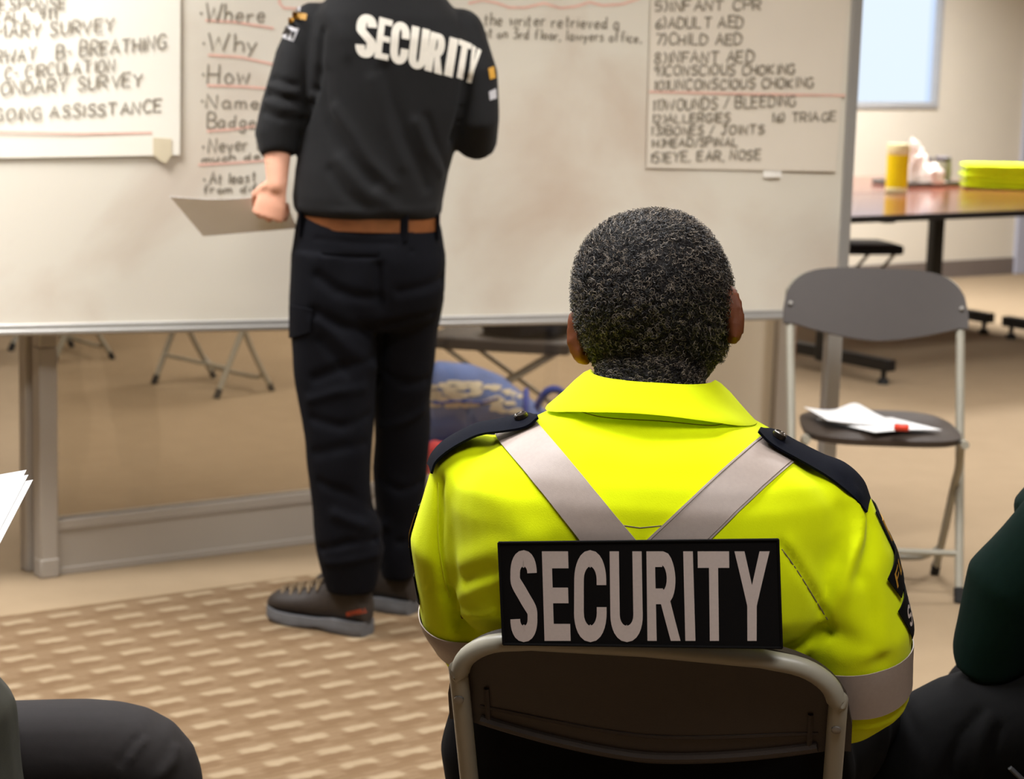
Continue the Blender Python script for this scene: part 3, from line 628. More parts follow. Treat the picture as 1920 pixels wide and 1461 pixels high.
mb = MB(); mb.lathe([(r*.99, .181), (r*1.04, .186), (r*1.04, .222), (r*.96, .232), (r*.4, .234), (r*.38, .226), (.003, .226)], c, 28); obj('lid', mb, M['cream'], t)
c = ontab(1737, 350)+G2(.05, .12)
t = thing('tray', 'flat grey tray under the tissue and jar behind the yellow canister', 'tray', tuple(c)); mb = MB(); mb.box(c+V(0, 0, .006), (.36, .26, .010), GRID)
for a, b, sx, sy in ((0, -.13, .36, .006), (0, .13, .36, .006), (-.18, 0, .006, .26), (.18, 0, .006, .26)): mb.box(c+G2(a, b)+V(0, 0, .012), (sx, sy, .022), GRID)
obj('tray_body', mb, M['tray'], t, bevel=.002)
c2_ = c+V(.035, -.01, .0115)
def blob(c, r, amp, sc, seed, n=26, m=16, flat=.35):
    rings = []
    for i in range(1, m):
        ph = PI*i/m; ring = []
        for j in range(n):
            a = 2*PI*j/n; d = V(math.sin(ph)*math.cos(a), math.sin(ph)*math.sin(a), -math.cos(ph))
            k = 1+amp*noise.noise(Vector(d*sc+seed)); p = d*np.array(r)*k; p[2] = max(p[2], -r[2]*flat); ring.append(c+p+V(0, 0, r[2]*flat))
        rings.append(ring)
    return MB().loft(rings)
tag(obj('tissue', blob(c2_+V(-.055, .0, 0), (.062, .05, .135), .5, 2.6, 3.1), M['tissue']), 'crumpled pinkish white tissue standing behind the yellow canister', 'tissue')
tag(obj('tissue', blob(c2_+V(.030, -.062, 0), (.06, .045, .07), .4, 2.8, 8.1), M['tissue']), 'low crumpled tissue lying in front of the small jar', 'tissue')
jc = c+V(.135, .035, .0115); t = thing('jar', 'small grey-green jar with dark lid right of the tissue', 'jar', tuple(jc))
mb = MB(); mb.lathe([(.040, 0), (.044, .006), (.044, .10), (.038, .112)], jc, 22); obj('jar_body', mb, M['jar'], t)
mb = MB(); mb.lathe([(.041, .110), (.041, .128), (.037, .131), (.004, .131)], jc, 22); obj('lid', mb, M['darkbox'], t)
bc = c+V(.045, .098, .0115); mb = MB(); mb.box(bc+V(0, 0, .06), (.11, .05, .12), GRID+.1); tag(obj('box', mb, M['darkbox'], bevel=.006), 'small dark grey box between the tissue and the jar', 'box')
# folded vests: a stack of separate garments
vc = ontab(1812, 354); lefts = [0, .004, -.003, .003, .0, .002]; z = vc[2]
va = GRID-.62; vd = V(math.cos(va), math.sin(va), 0); vp = V(-vd[1], vd[0], 0)
for i in range(5):
    h = .026-.001*i; c = vc+vd*(.20+lefts[i])+vp*.13; c[2] = z; z += h+.0005
    def fv(u, v, h=h, c=c, i=i):
        a = v*2*PI; cx, sx = math.cos(a), math.sin(a)
        k = abs(2*u-1); k = (1-k**6)**.5 if k < 1 else 0
        return c+vd*(.20*(2*u-1))*1.+vp*(.125*math.copysign(abs(cx)**.5, cx)*max(.3, k)**.3)+V(0, 0, h/2+h/2*math.copysign(abs(sx)**.6, sx)*max(.25, k)+.003*noise.noise(Vector((u*4, v*3, i*2.))))
    mb = MB(); mb.loft([[fv(u/16, j/24) for j in range(24)] for u in range(17)])
    o = tag(obj('folded_vest', mb, M['vest']), ['bottom folded neon yellow vest of the stack on the table', 'second neon yellow vest from the bottom of the folded stack', 'middle neon yellow vest of the folded stack', 'second neon yellow vest from the top of the folded stack', 'top folded neon yellow vest of the stack on the table'][i], 'vest', 'folded vests on the table')

# ------------------------------------------------------------------ sheets on the empty chair
sz = .4615
def onseat(px, py, z=sz): return at_z(px, py, z)
def sheet(mb, quad, z0, fn, n=14, th=.0006):
    q = [np.array(p, float) for p in quad]
    def f(u, v):
        p = (q[0]*(1-u)+q[1]*u)*(1-v)+(q[3]*(1-u)+q[2]*u)*v; return V(p[0], p[1], z0+fn(u, v))
    mb.grid(f, n, n, th); return mb
P = [onseat(*p)[:2] for p in ((1512, 786), (1640, 782), (1762, 815), (1590, 812))]
P = [onseat(*p)[:2] for p in ((1530, 790), (1672, 788), (1766, 812), (1640, 816))]
tag(obj('paper', sheet(MB(), P, sz+.003, lambda u, v: .004+.004*math.sin(u*3)*v), M['paper']), 'flat white sheet on the empty chair under the red cap', 'paper')
P = [onseat(*p)[:2] for p in ((1506, 778), (1640, 786), (1690, 806), (1552, 804))]
tag(obj('paper', sheet(MB(), P, sz+.010, lambda u, v: .030*math.exp(-((u-.72)/.22)**2)*(1-v)**.6+.012*(1-u)**2), M['paper']), 'curled white sheet peaking upward on the empty chair', 'paper')
rc = onseat(1690, 806, sz+.018); rc[2] = sz+.0245
mb = MB(); mb.tube([rc+V(-.019, .004, 0), rc+V(-.016, .0035, 0), rc+V(.016, -.0035, 0), rc+V(.019, -.004, 0)], [.007, .0095, .0095, .007], 14); tag(obj('marker_cap', mb, M['redcap']), 'small red plastic cap lying on the sheets of the empty chair', 'cap')
# shoe-like pale object under the chair
def shoe(label_parts, parent, heel, toe, L=.29, sc=1., upper='boot', laces=True, text=None, top=.125, solem='sole'):
    heel = np.array(heel, float); d = unit(np.array(toe, float)-heel); s = V(-d[1], d[0], 0)
    def P(x, y, z): return heel+d*x*sc+s*y*sc+V(0, 0, z*sc)
    def half(x): t = x/L; return .030+.018*math.sin(min(1, t*1.25)*PI*.5)*(1-max(0, t-.72)/.28*.55) if t < .985 else .018
    xs = [.0, .004, .02, .05, .09, .13, .17, .21, .245, .268, .283, .289]
    def ring(x, z, k): return None
    mb = MB(); hw = [.018, .028, .036, .039, .038, .038, .043, .047, .046, .040, .030, .016]
    rings = []
    for x, w in zip(xs, hw):
        up = .010*max(0, (x-.22)/.07)**2; hz = .034 if x < .10 else .028
        rings.append([P(x, w*1.05*math.cos(a)*1.0, max(0, up)+(hz-up)*(.5+.5*math.sin(a)) if True else 0) for a in np.linspace(0, 2*PI, 17)[:-1]])
    rings = []
    for x, w in zip(xs, hw):
        up = .012*max(0, (x-.22)/.07)**2; hz = .036 if x < .10 else .030; b = .006 if .095 < x < .15 else 0.
        pr = [(-.96, up+b), (-1.04, up+b+.004), (-1.05, up+hz*.5), (-1.0, up+hz), (0, up+hz), (1.0, up+hz), (1.05, up+hz*.5), (1.04, up+b+.004), (.96, up+b), (0, up+b)]
        rings.append([P(x, w*1.04*q, z) for q, z in pr])
    mb.loft(rings); so = obj('shoe_sole', mb, M[solem], parent)
    mb = MB(); tops = [.085, .110, top, top, top*.98, .112, .096, .086, .080, .075, .064, .045]
    rings = []
    for x, w, h in zip(xs, hw, tops):
        zb_ = .028; ring_ = []
        for j in range(20):
            a = 2*PI*j/20; ca, sa = math.cos(a), math.sin(a); kk = 1-.30*max(0, sa)
            ring_.append(P(x, w*kk*math.copysign(abs(ca)**.8, ca), zb_+(h-zb_)*(.5+.5*math.copysign(abs(sa)**.8, sa))))
        rings.append(ring_)
    mb.loft(rings); up_ = obj('shoe_upper', mb, M[upper], parent)
    if laces:
        mb = MB()
        for k in range(5):
            x = .135+.026*k; z = .118-.0080*k
            mb.tube([P(x, -.030, z-.020), P(x+.006, -.012, z+.002), P(x+.010, .012, z+.002), P(x, .030, z-.020)], .0028, 6)
            mb.tube([P(x+.02, -.030, z-.026), P(x+.006, .0, z+.003), P(x, .030, z-.018)], .0024, 6)
        obj('laces', mb, M['lace'], up_)
    return up_, P

# ================================================================== people: shared shapes
def head_pt(d, a, bf, bb, c, sq=0.):
    x, y, z = d; p = V(a*x, (bf if y > 0 else bb)*y, (c if z > 0 else c*1.02)*z)
    if sq and z > -.2:                          # a squarer crown
        t = min(1, max(0, (z+.2)/.55)); n = 2+sq*t*t*(3-2*t); p = p/(abs(x)**n+abs(y)**n+abs(z)**n)**(1/n)
    if z < 0:
        p[0] *= 1-.24*(-z)**1.5
        if y < 0: p[1] *= 1-.36*(-z)
    if y > 0:
        g = lambda x0, z0, sx, sz: math.exp(-((x-x0)/sx)**2-((z-z0)/sz)**2)
        p[1] += .026*g(0, -.22, .13, .16)+.012*g(0, -.02, .10, .2)+.006*g(0, .14, .5, .10)+.007*g(0, -.56, .26, .07)+.010*g(0, -.86, .3, .14)
        p[1] -= .009*(g(.34, .02, .16, .09)+g(-.34, .02, .16, .09))+.003*g(0, -.57, .22, .022)
    return p
def rot_axes(fwd, tilt=0., nod=0.):
    f = unit(V(fwd[0], fwd[1], 0)); r = V(f[1], -f[0], 0); u = V(0, 0, 1)
    f2 = f*math.cos(nod)-u*math.sin(nod); u2 = f*math.sin(nod)+u*math.cos(nod)
    r3 = r*math.cos(tilt)+u2*math.sin(tilt); u3 = -r*math.sin(tilt)+u2*math.cos(tilt)
    return np.array([r3, f2, u3]).T
def sphere_dirs(n, m):
    return [[V(math.sin(PI*i/m)*math.cos(2*PI*j/n), math.sin(PI*i/m)*math.sin(2*PI*j/n), -math.cos(PI*i/m)) for j in range(n)] for i in range(1, m)]
def add_head(mb, C, R, a=.076, bf=.092, bb=.098, c=.115, sq=0., ear=.031, flare=.55):
    C = np.array(C, float)
    mb.loft([[C+R@head_pt(d, a, bf, bb, c, sq) for d in ring] for ring in sphere_dirs(56, 44)])
    for s in (-1, 1):
        fl = V(s*math.sin(flare), -math.cos(flare), 0); out = V(s*math.cos(flare), math.sin(flare), 0); up = V(0, .12, 1)
        base = V(s*(a*.97), -.004, -.018)
        rim = []
        for k in range(15):                     # helix rim from the front top round to the lobe
            t = math.radians(150-k*20); rim.append(C+R@(base+fl*(.012+.017*math.cos(t))+up*(ear*math.sin(t))+out*.004))
        mb.tube(rim, [.0042]*12+[.005, .006, .006], 8, balls=True)
        for k in range(6):
            q = base+fl*(.006+.003*k)+up*(-.002)+out*(-.001*k)
            mb.tube([C+R@(q+up*(-ear*.82)), C+R@(q+up*(ear*.80))], .0046, 8, balls=True)
        for q, zr, rr in ((.004, .72, .0075), (.012, .66, .0068), (.020, .5, .006)): mb.tube([C+R@(base+fl*q+up*(-ear*zr)), C+R@(base+fl*q+up*(ear*zr))], rr, 10, balls=True)
        mb.ball(C+R@(base+fl*.010+up*(-ear*1.0)), .0075, 10, 7)
def add_hand(mb, W, d, nrm, side, curl=30, s=1., spread=.0):
    W = np.array(W, float); d = unit(d); nrm = unit(np.array(nrm, float)-d*(np.array(nrm)@d)); sd = unit(np.cross(d, nrm)); sd = sd*(1 if sd@np.array(side) > 0 else -1)
    mb.tube([W-d*.012*s, W+d*.02*s, W+d*.055*s, W+d*.088*s], [.024*s, .030*s, .040*s, .041*s], 16, up=nrm, flat=.42, balls=False)
    for i, (o, L) in enumerate(((.0315, .94), (.0107, 1.06), (-.0103, 1.0), (-.0300, .80))):
        p = W+d*(.084-.004*abs(i-1))*s+sd*o*s; ang = 0; pts = [p-d*.02*s, p]; dirv = d+sd*spread*(1.5-i)
        for seg, k in ((.044, .95), (.027, 1.0), (.021, .65)):
            ang += math.radians(curl*k*(1+.06*i)); q = unit(dirv)*math.cos(ang)+nrm*math.sin(ang); pts.append(pts[-1]+q*seg*L*s)
        mb.tube(pts, [.0085*s, .0092*s, .0085*s, .0077*s, .0066*s], 10, balls=True)
    b = W+d*.022*s+sd*.026*s; q1 = unit(d*.65+sd*.62+nrm*.45); q2 = unit(d*.85+sd*.05+nrm*.7)
    mb.tube([b-q1*.012*s, b, b+q1*.040*s, b+q1*.040*s+q2*.034*s], [.012*s, .0135*s, .0110*s, .0085*s], 10, balls=True)
def rings_loft(rows, n=36, e=2.4, yc=None):
    """rows: (z, x_left, x_right, y_back, y_front)"""
    return MB().loft([ell((xl+xr)/2, (yb+yf)/2, z, (xr-xl)/2, (yf-yb)/2, n, e) for z, xl, xr, yb, yf in rows])
def hair_cap(C, R, dims, mask, off, amp, sc, n=70, m=54):
    C = np.array(C, float); rings = []
    for ring in sphere_dirs(n, m):
        rr = []
        for d in ring:
            k = mask(d); p = head_pt(d, *dims); q = p+unit(d)*((off+amp*noise.noise(Vector(d*sc)))*k-.004*(1-k)); rr.append(C+R@q)
        rings.append(rr)
    return MB().loft(rings)
def leg_tube(mb, pts, radii, n=24, k=6):
    P = smooth_path(pts, k); r = np.interp(np.linspace(0, len(pts)-1, len(P)), range(len(pts)), radii); mb.tube(P, list(r), n)
sstep = lambda a, b, x: (lambda t: t*t*(3-2*t))(min(1, max(0, (x-a)/(b-a))))

# ================================================================== the seated man in the yellow jacket (built in his chair's own axes)
NR = np.array(Matrix.Rotation(NEAR_RZ, 3, 'Z'))
near = thing('person', 'seated man seen from behind in a neon yellow security jacket with grey-flecked curly hair', 'person', tuple(NEAR_O), NEAR_RZ)
def lray(px, py): return NR.T@(CAM_C-NEAR_O), NR.T@ray(px, py)
def at_l(px, py, ly): o, d = lray(px, py); return o+d*((ly-o[1])/d[1])
def hit(tree, px, py, off=.0):
    o, d = lray(px, py); r = tree.ray_cast(Vector(o), Vector(d))
    if r[0] is None: return None
    n = np.array(r[1]); n = n if n@d < 0 else -n
    return np.array(r[0])+n*off
HC = V(-.0262, .012, 1.152); HR = rot_axes((.06, 1), math.radians(11.5), math.radians(8)); HD = (.0878, .094, .104, .112, .40)
mb = MB(); add_head(mb, HC, HR, *HD, ear=.032, flare=.75)
mb.tube([HC+V(0, -.012, -.05), V(-.022, -.045, 1.05), V(-.02, -.055, .98)], [.062, .064, .075], 20, balls=True)
mb.add(*(lambda q: (q.v, q.f))(rings_loft([(.50, -.17, .15, -.05, .10), (.70, -.17, .17, -.10, .10), (.86, -.19, .17, -.17, .08), (.94, -.18, .14, -.165, .05), (1.0, -.10, .06, -.12, .02)])))
NL = [V(-.222, -.075, .935), V(-.245, -.062, .86), V(-.240, -.02, .76), V(-.215, .05, .675), V(-.15, .18, .63), V(-.085, .27, .615)]
NRr = [V(.186, -.08, .935), V(.216, -.088, .87), V(.237, -.085, .79), V(.243, -.06, .715), V(.228, -.02, .688), V(.165, .13, .655), V(.095, .25, .635)]
mb.tube(NL, [.05, .048, .045, .04, .034, .028], 16, balls=True); mb.tube(NRr, [.05, .05, .048, .045, .042, .036, .028], 16, balls=True)
add_hand(mb, NL[-1], V(.7, .75, -.1), V(.3, -.2, -1), V(-.2, .6, .2), 25); add_hand(mb, NRr[-1], V(-.75, .7, -.1), V(-.3, -.2, -1), V(.2, .6, .2), 25)
for s in (-1, 1):
    mb.tube([V(s*.10, .04, .555), V(s*.19, .44, .535), V(s*.19, .42, .30), V(s*.185, .40, .10)], [.085, .062, .05, .04], 16, balls=True)
nbm = remesh(mb, .0045, 3, 'body'); nbt = bvh(nbm)
obj('body', nbm, M['skin_dark'], near, local=True, angle=0)

# hair: a dark base and many short curls
def near_mask(d):
    x, y, z = d
    k = 1-sstep(.10, .42, y-.55*max(0, z)-.0)                      # face side
    k *= sstep(-.93, -.78, z+.25*max(0, y))
    bald = math.exp(-((x+.02)/.26)**2-((y-.12)/.22)**2) if z > 0 else 0
    k *= 1-sstep(.30, .75, bald)
    ear = math.exp(-((abs(x)-1.0)/.22)**2-((y-.02)/.22)**2-((z+.22)/.30)**2); k *= 1-sstep(.45, .8, ear)
    return k
NK0, NK1 = HC+V(0, -.012, -.05), V(-.022, -.045, 1.05)
def neck_pt(s, a, off):
    c = NK0*(1-s)+NK1*s; d = V(math.cos(a), math.sin(a), 0); h = nbt.ray_cast(Vector(c+d*.16), Vector(-d))
    return (np.array(h[0]) if h[0] is not None else c+d*.064)+d*off
hmb = hair_cap(HC, HR, HD, near_mask, .0062, .0030, 16)
hmb.grid(lambda u, v: neck_pt(-.3+1.45*v, math.radians(195+150*u), .0045*math.sin(PI*min(1, u*4, (1-u)*4)*.5)*(1-v**4)-.001+.002*noise.noise(Vector((u*30, v*12, 0)))), 40, 16, -.004)
hm = hmb.mesh('hair')
hair = obj('hair', hm, M['haircap'], near, local=True, angle=0)
def curls(count):
    vs = []; fc = []; val = []; base = 0; K = 8
    ca = [(math.cos(2*PI*j/3), math.sin(2*PI*j/3)) for j in range(3)]
    while count:
        d = unit(rng.normal(size=3))
        neck = rng.random() < .13
        if neck:
            s_n = rng.uniform(-.35, 1.15); a_ = math.radians(rng.uniform(195, 345) if s_n > .15 else rng.uniform(228, 312)); d = unit(HR.T@V(math.cos(a_), math.sin(a_), -.1)); nb = HR.T@(neck_pt(s_n, a_, .003)-HC)
        elif d[1] > .75: continue
        k = 1. if neck else near_mask(d)
        if rng.random() > k: continue
        if not neck and d[1] < .1 and rng.random() < .6*math.exp(-((d[0]-.30)/.15)**2-((d[2]-.45)/.20)**2): continue
        count -= 1
        p = nb if neck else head_pt(d, *HD)+d*.003; t = unit(np.cross(d, rng.normal(size=3))); b = np.cross(d, t)
        h = rng.uniform(.007, .0125)*(1-.5*sstep(-.55, -.85, -abs(d[2])) if d[2] < 0 else 1)*(.5 if (d[2] < -.6 or neck) else 1); r = rng.uniform(.0018, .0034); turns = rng.uniform(.8, 1.6)*2*PI; ph = rng.uniform(0, 6.28)
        path = []
        for i in range(K):
            s = i/(K-1); a = ph+turns*s; path.append(p+d*h*s**.8*1.+(t*math.cos(a)+b*math.sin(a))*r*min(1, s*2.5))
        w = .00050*(1 if rng.random() < .8 else 1.3)
        for i in range(K):
            ww = w*(1-.5*i/(K-1)); T = unit(path[min(i+1, K-1)]-path[max(i-1, 0)]); n1 = unit(np.cross(T, d+V(.01, .02, 0))); n2 = np.cross(T, n1)
            for c_, s_ in ca: vs.append(HC+HR@(path[i]+n1*c_*ww+n2*s_*ww))
        for i in range(K-1):
            for j in range(3): fc.append((base+i*3+j, base+i*3+(j+1) % 3, base+i*3+3+(j+1) % 3, base+i*3+3+j))
        val += [min(1, max(0, rng.random()*.9+.12*noise.noise(Vector(d*4))))]*(K*3); base += K*3
    me = bpy.data.meshes.new('hair_curls'); me.from_pydata([tuple(v) for v in vs], [], fc)
    at = me.attributes.new('strand', 'FLOAT', 'POINT'); at.data.foreach_set('value', val); me.update(); return me
ho = obj('hair_curls', curls(15000), M['curls'], hair, local=True, angle=0)

# jacket: one cloth surface, then seams, tape, patches on it
mb = rings_loft([(.645, -.234, .224, -.112, .155), (.66, -.235, .225, -.118, .155), (.73, -.243, .230, -.150, .155), (.78, -.248, .230, -.192, .15), (.82, -.252, .230, -.217, .14), (.87, -.258, .230, -.226, .13),
    (.92, -.265, .228, -.227, .12), (.95, -.262, .222, -.222, .11), (.975, -.240, .202, -.210, .095), (1.0, -.200, .164, -.190, .075), (1.022, -.160, .122, -.168, .05), (1.042, -.122, .084, -.142, .03), (1.058, -.095, .055, -.125, .02)], 44, 2.5)
mb.tube(NL, [.066, .066, .064, .060, .052, .040], 22, balls=True)
mb.tube(NRr, [.064, .068, .070, .068, .060, .052, .040], 22, balls=True)
jm = remesh(mb, .0055, 7, 'jacket'); tree = bvh(jm)
H_ = lambda pts, off=0.: [q for q in (hit(tree, x, y, off) for x, y in pts) if q is not None]
folds(jm, [(H_([(822, 905), (822, 960), (822, 1010), (830, 1070), (842, 1120), (866, 1170)]), .008, -.0075),
    (H_([(842, 1118), (852, 1150), (858, 1180)]), .010, -.012), (H_([(862, 1175), (885, 1190), (905, 1196)]), .009, -.008), (H_([(868, 1120), (905, 1098), (960, 1078)]), .013, .006), (H_([(865, 1150), (905, 1152), (935, 1145)]), .011, .007),
    (H_([(870, 1060), (930, 1035), (1010, 1022)]), .018, .005), (H_([(875, 1085), (925, 1070)]), .010, -.004),
    (H_([(1603, 935), (1614, 975), (1612, 1010), (1592, 1060), (1572, 1115), (1555, 1165)]), .009, .0075), (H_([(1622, 940), (1636, 985), (1632, 1030), (1612, 1085)]), .010, -.007), (H_([(1585, 960), (1592, 1000), (1572, 1050)]), .012, -.004),
    (H_([(1466, 1024), (1492, 1062), (1522, 1110), (1552, 1160), (1553, 1190)]), .006, -.006), (H_([(1480, 1024), (1510, 1075), (1540, 1125)]), .011, .0045), (H_([(1540, 1190), (1500, 1215), (1480, 1222)]), .010, -.006),
    (H_([(1560, 1185), (1600, 1200), (1650, 1235)]), .014, -.004), (H_([(1590, 1110), (1605, 1170), (1625, 1220)]), .014, .004), (H_([(1640, 1080), (1655, 1150), (1650, 1215)]), .014, .003), (H_([(1625, 1090), (1632, 1150), (1630, 1210)]), .009, -.0025),
    (H_([(1100, 800), (1210, 815), (1340, 812)]), .016, -.003), (H_([(1120, 850), (1210, 868), (1310, 858)]), .022, .003), (H_([(905, 900), (960, 960), (985, 1000)]), .022, .003), (H_([(1480, 900), (1530, 940), (1560, 1000)]), .024, .0035)])
rumple(jm, .0022, 9, (1, 1, 1.3), 3.)
jk = obj('jacket', jm, M['hivis'], near, local=True, angle=0); tree = bvh(jm)
def strip(px_a, px_b, off, n=26, m=4, thick=.0012):
    mb = MB(); A = [np.array(p, float) for p in px_a]; B = [np.array(p, float) for p in px_b]
    def pl(L, t):
        k = t*(len(L)-1); i = min(int(k), len(L)-2); return L[i]*(1-(k-i))+L[i+1]*(k-i)
    rows = []
    for i in range(n+1):
        row = []
        for j in range(m+1):
            p = pl(A, i/n)*(1-j/m)+pl(B, i/n)*(j/m); q = hit(tree, p[0], p[1], off)
            if q is not None: row.append(q)
        if len(row) == m+1: rows.append(row)
    G = np.array(rows); k = len(rows)-1
    mb.grid(lambda u, v: G[int(round(u*k)), int(round(v*m))], k, m, -thick); return mb
def sewn(name, px, r, m, parent, off=.0006):
    pts = H_(dens(px, 6), off)
    if len(pts) > 2: return obj(name, MB().tube(pts, r, 6), m, parent, local=True)
tapeL = ([(924, 812), (942, 836), (990, 892), (1040, 952), (1093, 1018)], [(1000, 786), (1020, 808), (1075, 872), (1130, 938), (1198, 1018)])
tapeR = ([(1500, 858), (1478, 876), (1432, 916), (1385, 960), (1322, 1022)], [(1436, 812), (1410, 832), (1350, 884), (1290, 940), (1202, 1022)])
for A, B in (tapeL, tapeR):
    o = obj('reflective_tape', strip(A, B, .0022, 40, 6), M['reflective'], jk, local=True)
    for Q, sgn in ((A, 1), (B, -1)):
        C_ = [tuple(np.array(a)*(1-.055)+np.array(b)*.055) for a, b in zip(*((A, B) if sgn == 1 else (B, A)))]; sewn('stitching', C_, .0004, M['stitch'], jk, .0026)
sewn('yoke_seam', smooth_path([(1072, 767), (1134, 783), (1242, 790), (1334, 798), (1372, 789)], 6), .0006, M['stitch'], jk, .0002)
sewn('armhole_seam', smooth_path([(822, 905), (822, 960), (822, 1010), (830, 1070), (842, 1120)], 6), .0009, M['seam'], jk, .0008)
sewn('side_seam', smooth_path([(1466, 1030), (1492, 1066), (1522, 1114), (1552, 1162)], 6), .0007, M['stitch'], jk, .0002)
sewn('back_seam', [(1165, 985), (1200, 990), (1240, 986)], .0006, M['stitch'], jk, .0002)
# arm bands of reflective tape (rings round the sleeves)
def arm_band(path, r0, r1, t0, t1, name='arm_band'):
    P = smooth_path(path, 8); L = np.cumsum([0]+[np.linalg.norm(b-a) for a, b in zip(P[:-1], P[1:])])
    def pt(s):
        i = min(max(1, int(np.searchsorted(L, s))), len(P)-1); f = (s-L[i-1])/(L[i]-L[i-1]+1e-9); return P[i-1]*(1-f)+P[i]*f
    rows = []
    for s in np.linspace(t0, t1, 7):
        c = pt(s); t = unit(pt(s+.004)-pt(s-.004)); a = unit(np.cross(t, V(0, 1, .2))); b = np.cross(t, a); row = []
        for j in range(49):
            d = a*math.cos(2*PI*j/48)+b*math.sin(2*PI*j/48); h = tree.ray_cast(Vector(c+d*.14), Vector(-d)); q = np.array(h[0])+d*.0022 if h[0] is not None and np.linalg.norm(np.array(h[0])-c) < .10 else c+d*.068
            row.append(q)
        rows.append(row)
    G = np.array(rows); mb = MB(); mb.grid(lambda u, v: G[int(round(u*6)), int(round(v*48))], 6, 48, .0012)
    return obj(name, mb, M['reflective'], jk, local=True)
arm_band(NL, .066, .06, .178, .230); arm_band(NRr, .07, .06, .176, .226)
# back patch
def patch_pt(px, py, off=0.):
    u = (px-1200)/262; ly = -.2415+.012*u*u
    return at_l(px, py, ly-off)
pq = [V(935, 1018), V(1459, 1012), V(1466, 1215), V(944, 1208)]
mb = MB(); mb.grid(lambda u, v: patch_pt(*((pq[0]*(1-u)+pq[1]*u)*(1-v)+(pq[3]*(1-u)+pq[2]*u)*v)), 20, 8, -.004)
bp_ = obj('back_patch', mb, M['patch'], jk, local=True)
mb = MB(); edge = [pq[0]*(1-t)+pq[1]*t for t in np.linspace(0, 1, 16)]+[pq[1]*(1-t)+pq[2]*t for t in np.linspace(0, 1, 8)]+[pq[2]*(1-t)+pq[3]*t for t in np.linspace(0, 1, 16)]+[pq[3]*(1-t)+pq[0]*t for t in np.linspace(0, 1, 8)]
mb.tube([patch_pt(*p, .0005) for p in edge], .0016, 6); obj('patch_edging', mb, M['patch'], jk, local=True)
mb = MB(); top, bot = 1034, 1203
for ch, xl, xr, xl2, xr2 in (('S', 957, 1006, 957, 1008), ('E', 1016, 1065, 1021, 1070), ('C', 1077, 1136, 1076, 1138), ('U', 1143, 1203, 1145, 1206), ('R', 1212, 1268, 1214, 1276), ('I', 1281, 1299, 1285, 1304), ('T', 1308, 1367, 1310, 1369), ('Y', 1377, 1443, 1379, 1441)):
    e = 2 if ch in 'SCU' else 0
    q = [(xl, top-(0 if ch == 'U' else e)), (xr, top-(0 if ch == 'U' else e)), (xr2, bot+e-1), (xl2, bot+e-1)]
    block_letter(mb, ch, q, {'S': .36, 'E': .37, 'C': .30, 'U': .29, 'R': .28, 'T': .29, 'Y': .28}.get(ch, .3), {'T': .185, 'R': .175}.get(ch, .19), lambda x, y: patch_pt(x, y, .0007), 2, .04)
obj('patch_lettering', mb, M['patchtext'], jk, local=True, smooth=False)['label'] = 'silver letters reading SECURITY'
# epaulettes
def epaulette(near_e, far_e, ly_n, ly_f, bt):
    """near_e / far_e: pixel outlines of the two long edges, at their depths in the man's own axes"""
    A = smooth_path([at_l(x, y, ly_n) for x, y in near_e], 5); B = smooth_path([at_l(x, y, ly_f) for x, y in far_e], 5); n = len(A)-1; m = 6; rows = []
    for i in range(n+1):
        row = []
        for j in range(m+1):
            q = A[i]*(1-j/m)+B[i]*(j/m)+V(0, 0, .003*math.sin(PI*j/m)); h = tree.ray_cast(Vector((q[0], q[1], 1.3)), Vector((0, 0, -1)))
            if h[0] is not None and h[0][2]+.0035 > q[2] and i < n-4: q = V(q[0], q[1], h[0][2]+.0035)
            row.append(q)
        rows.append(row)
    G = np.array(rows); G[1:-1] = (G[:-2]+2*G[1:-1]+G[2:])/4
    up = np.cross(G[n//2+1, 3]-G[n//2, 3], G[n//2, 4]-G[n//2, 3])[2]
    mb = MB(); mb.grid(lambda u, v: G[int(round(u*n)), int(round(v*m))], n, m, .003 if up > 0 else -.003)
    o = obj('epaulette', mb, M['navy'], jk, local=True)
    c = G[bt, m//2]; e1_ = unit(G[bt+1, m//2]-c); nn = unit(np.cross(e1_, G[bt, m//2+1]-c)); nn = nn if nn[2] > 0 else -nn; e2_ = np.cross(nn, e1_)
    mb = MB(); mb.tube([c+nn*.000, c+nn*.0040, c+nn*.0052], [.0088, .0084, .004], 18); mb.tube([c+nn*.0044+.0070*(e1_*math.cos(a)+e2_*math.sin(a)) for a in np.linspace(0, 2*PI, 21)], .0012, 6)
    obj('button', mb, M['buttonm'], jk, local=True)
epaulette([(1007, 782), (985, 799), (945, 807), (900, 813), (868, 827), (838, 845), (815, 866), (807, 888)], [(1007, 779), (985, 773), (940, 784), (895, 792), (858, 809), (828, 828), (808, 850), (800, 870)], -.122, -.072, 6)
epaulette([(1424, 808), (1450, 833), (1505, 864), (1551, 891), (1588, 919), (1614, 944), (1627, 960)], [(1428, 803), (1452, 804), (1496, 827), (1540, 849), (1583, 871), (1618, 897), (1633, 934)], -.128, -.078, 6)
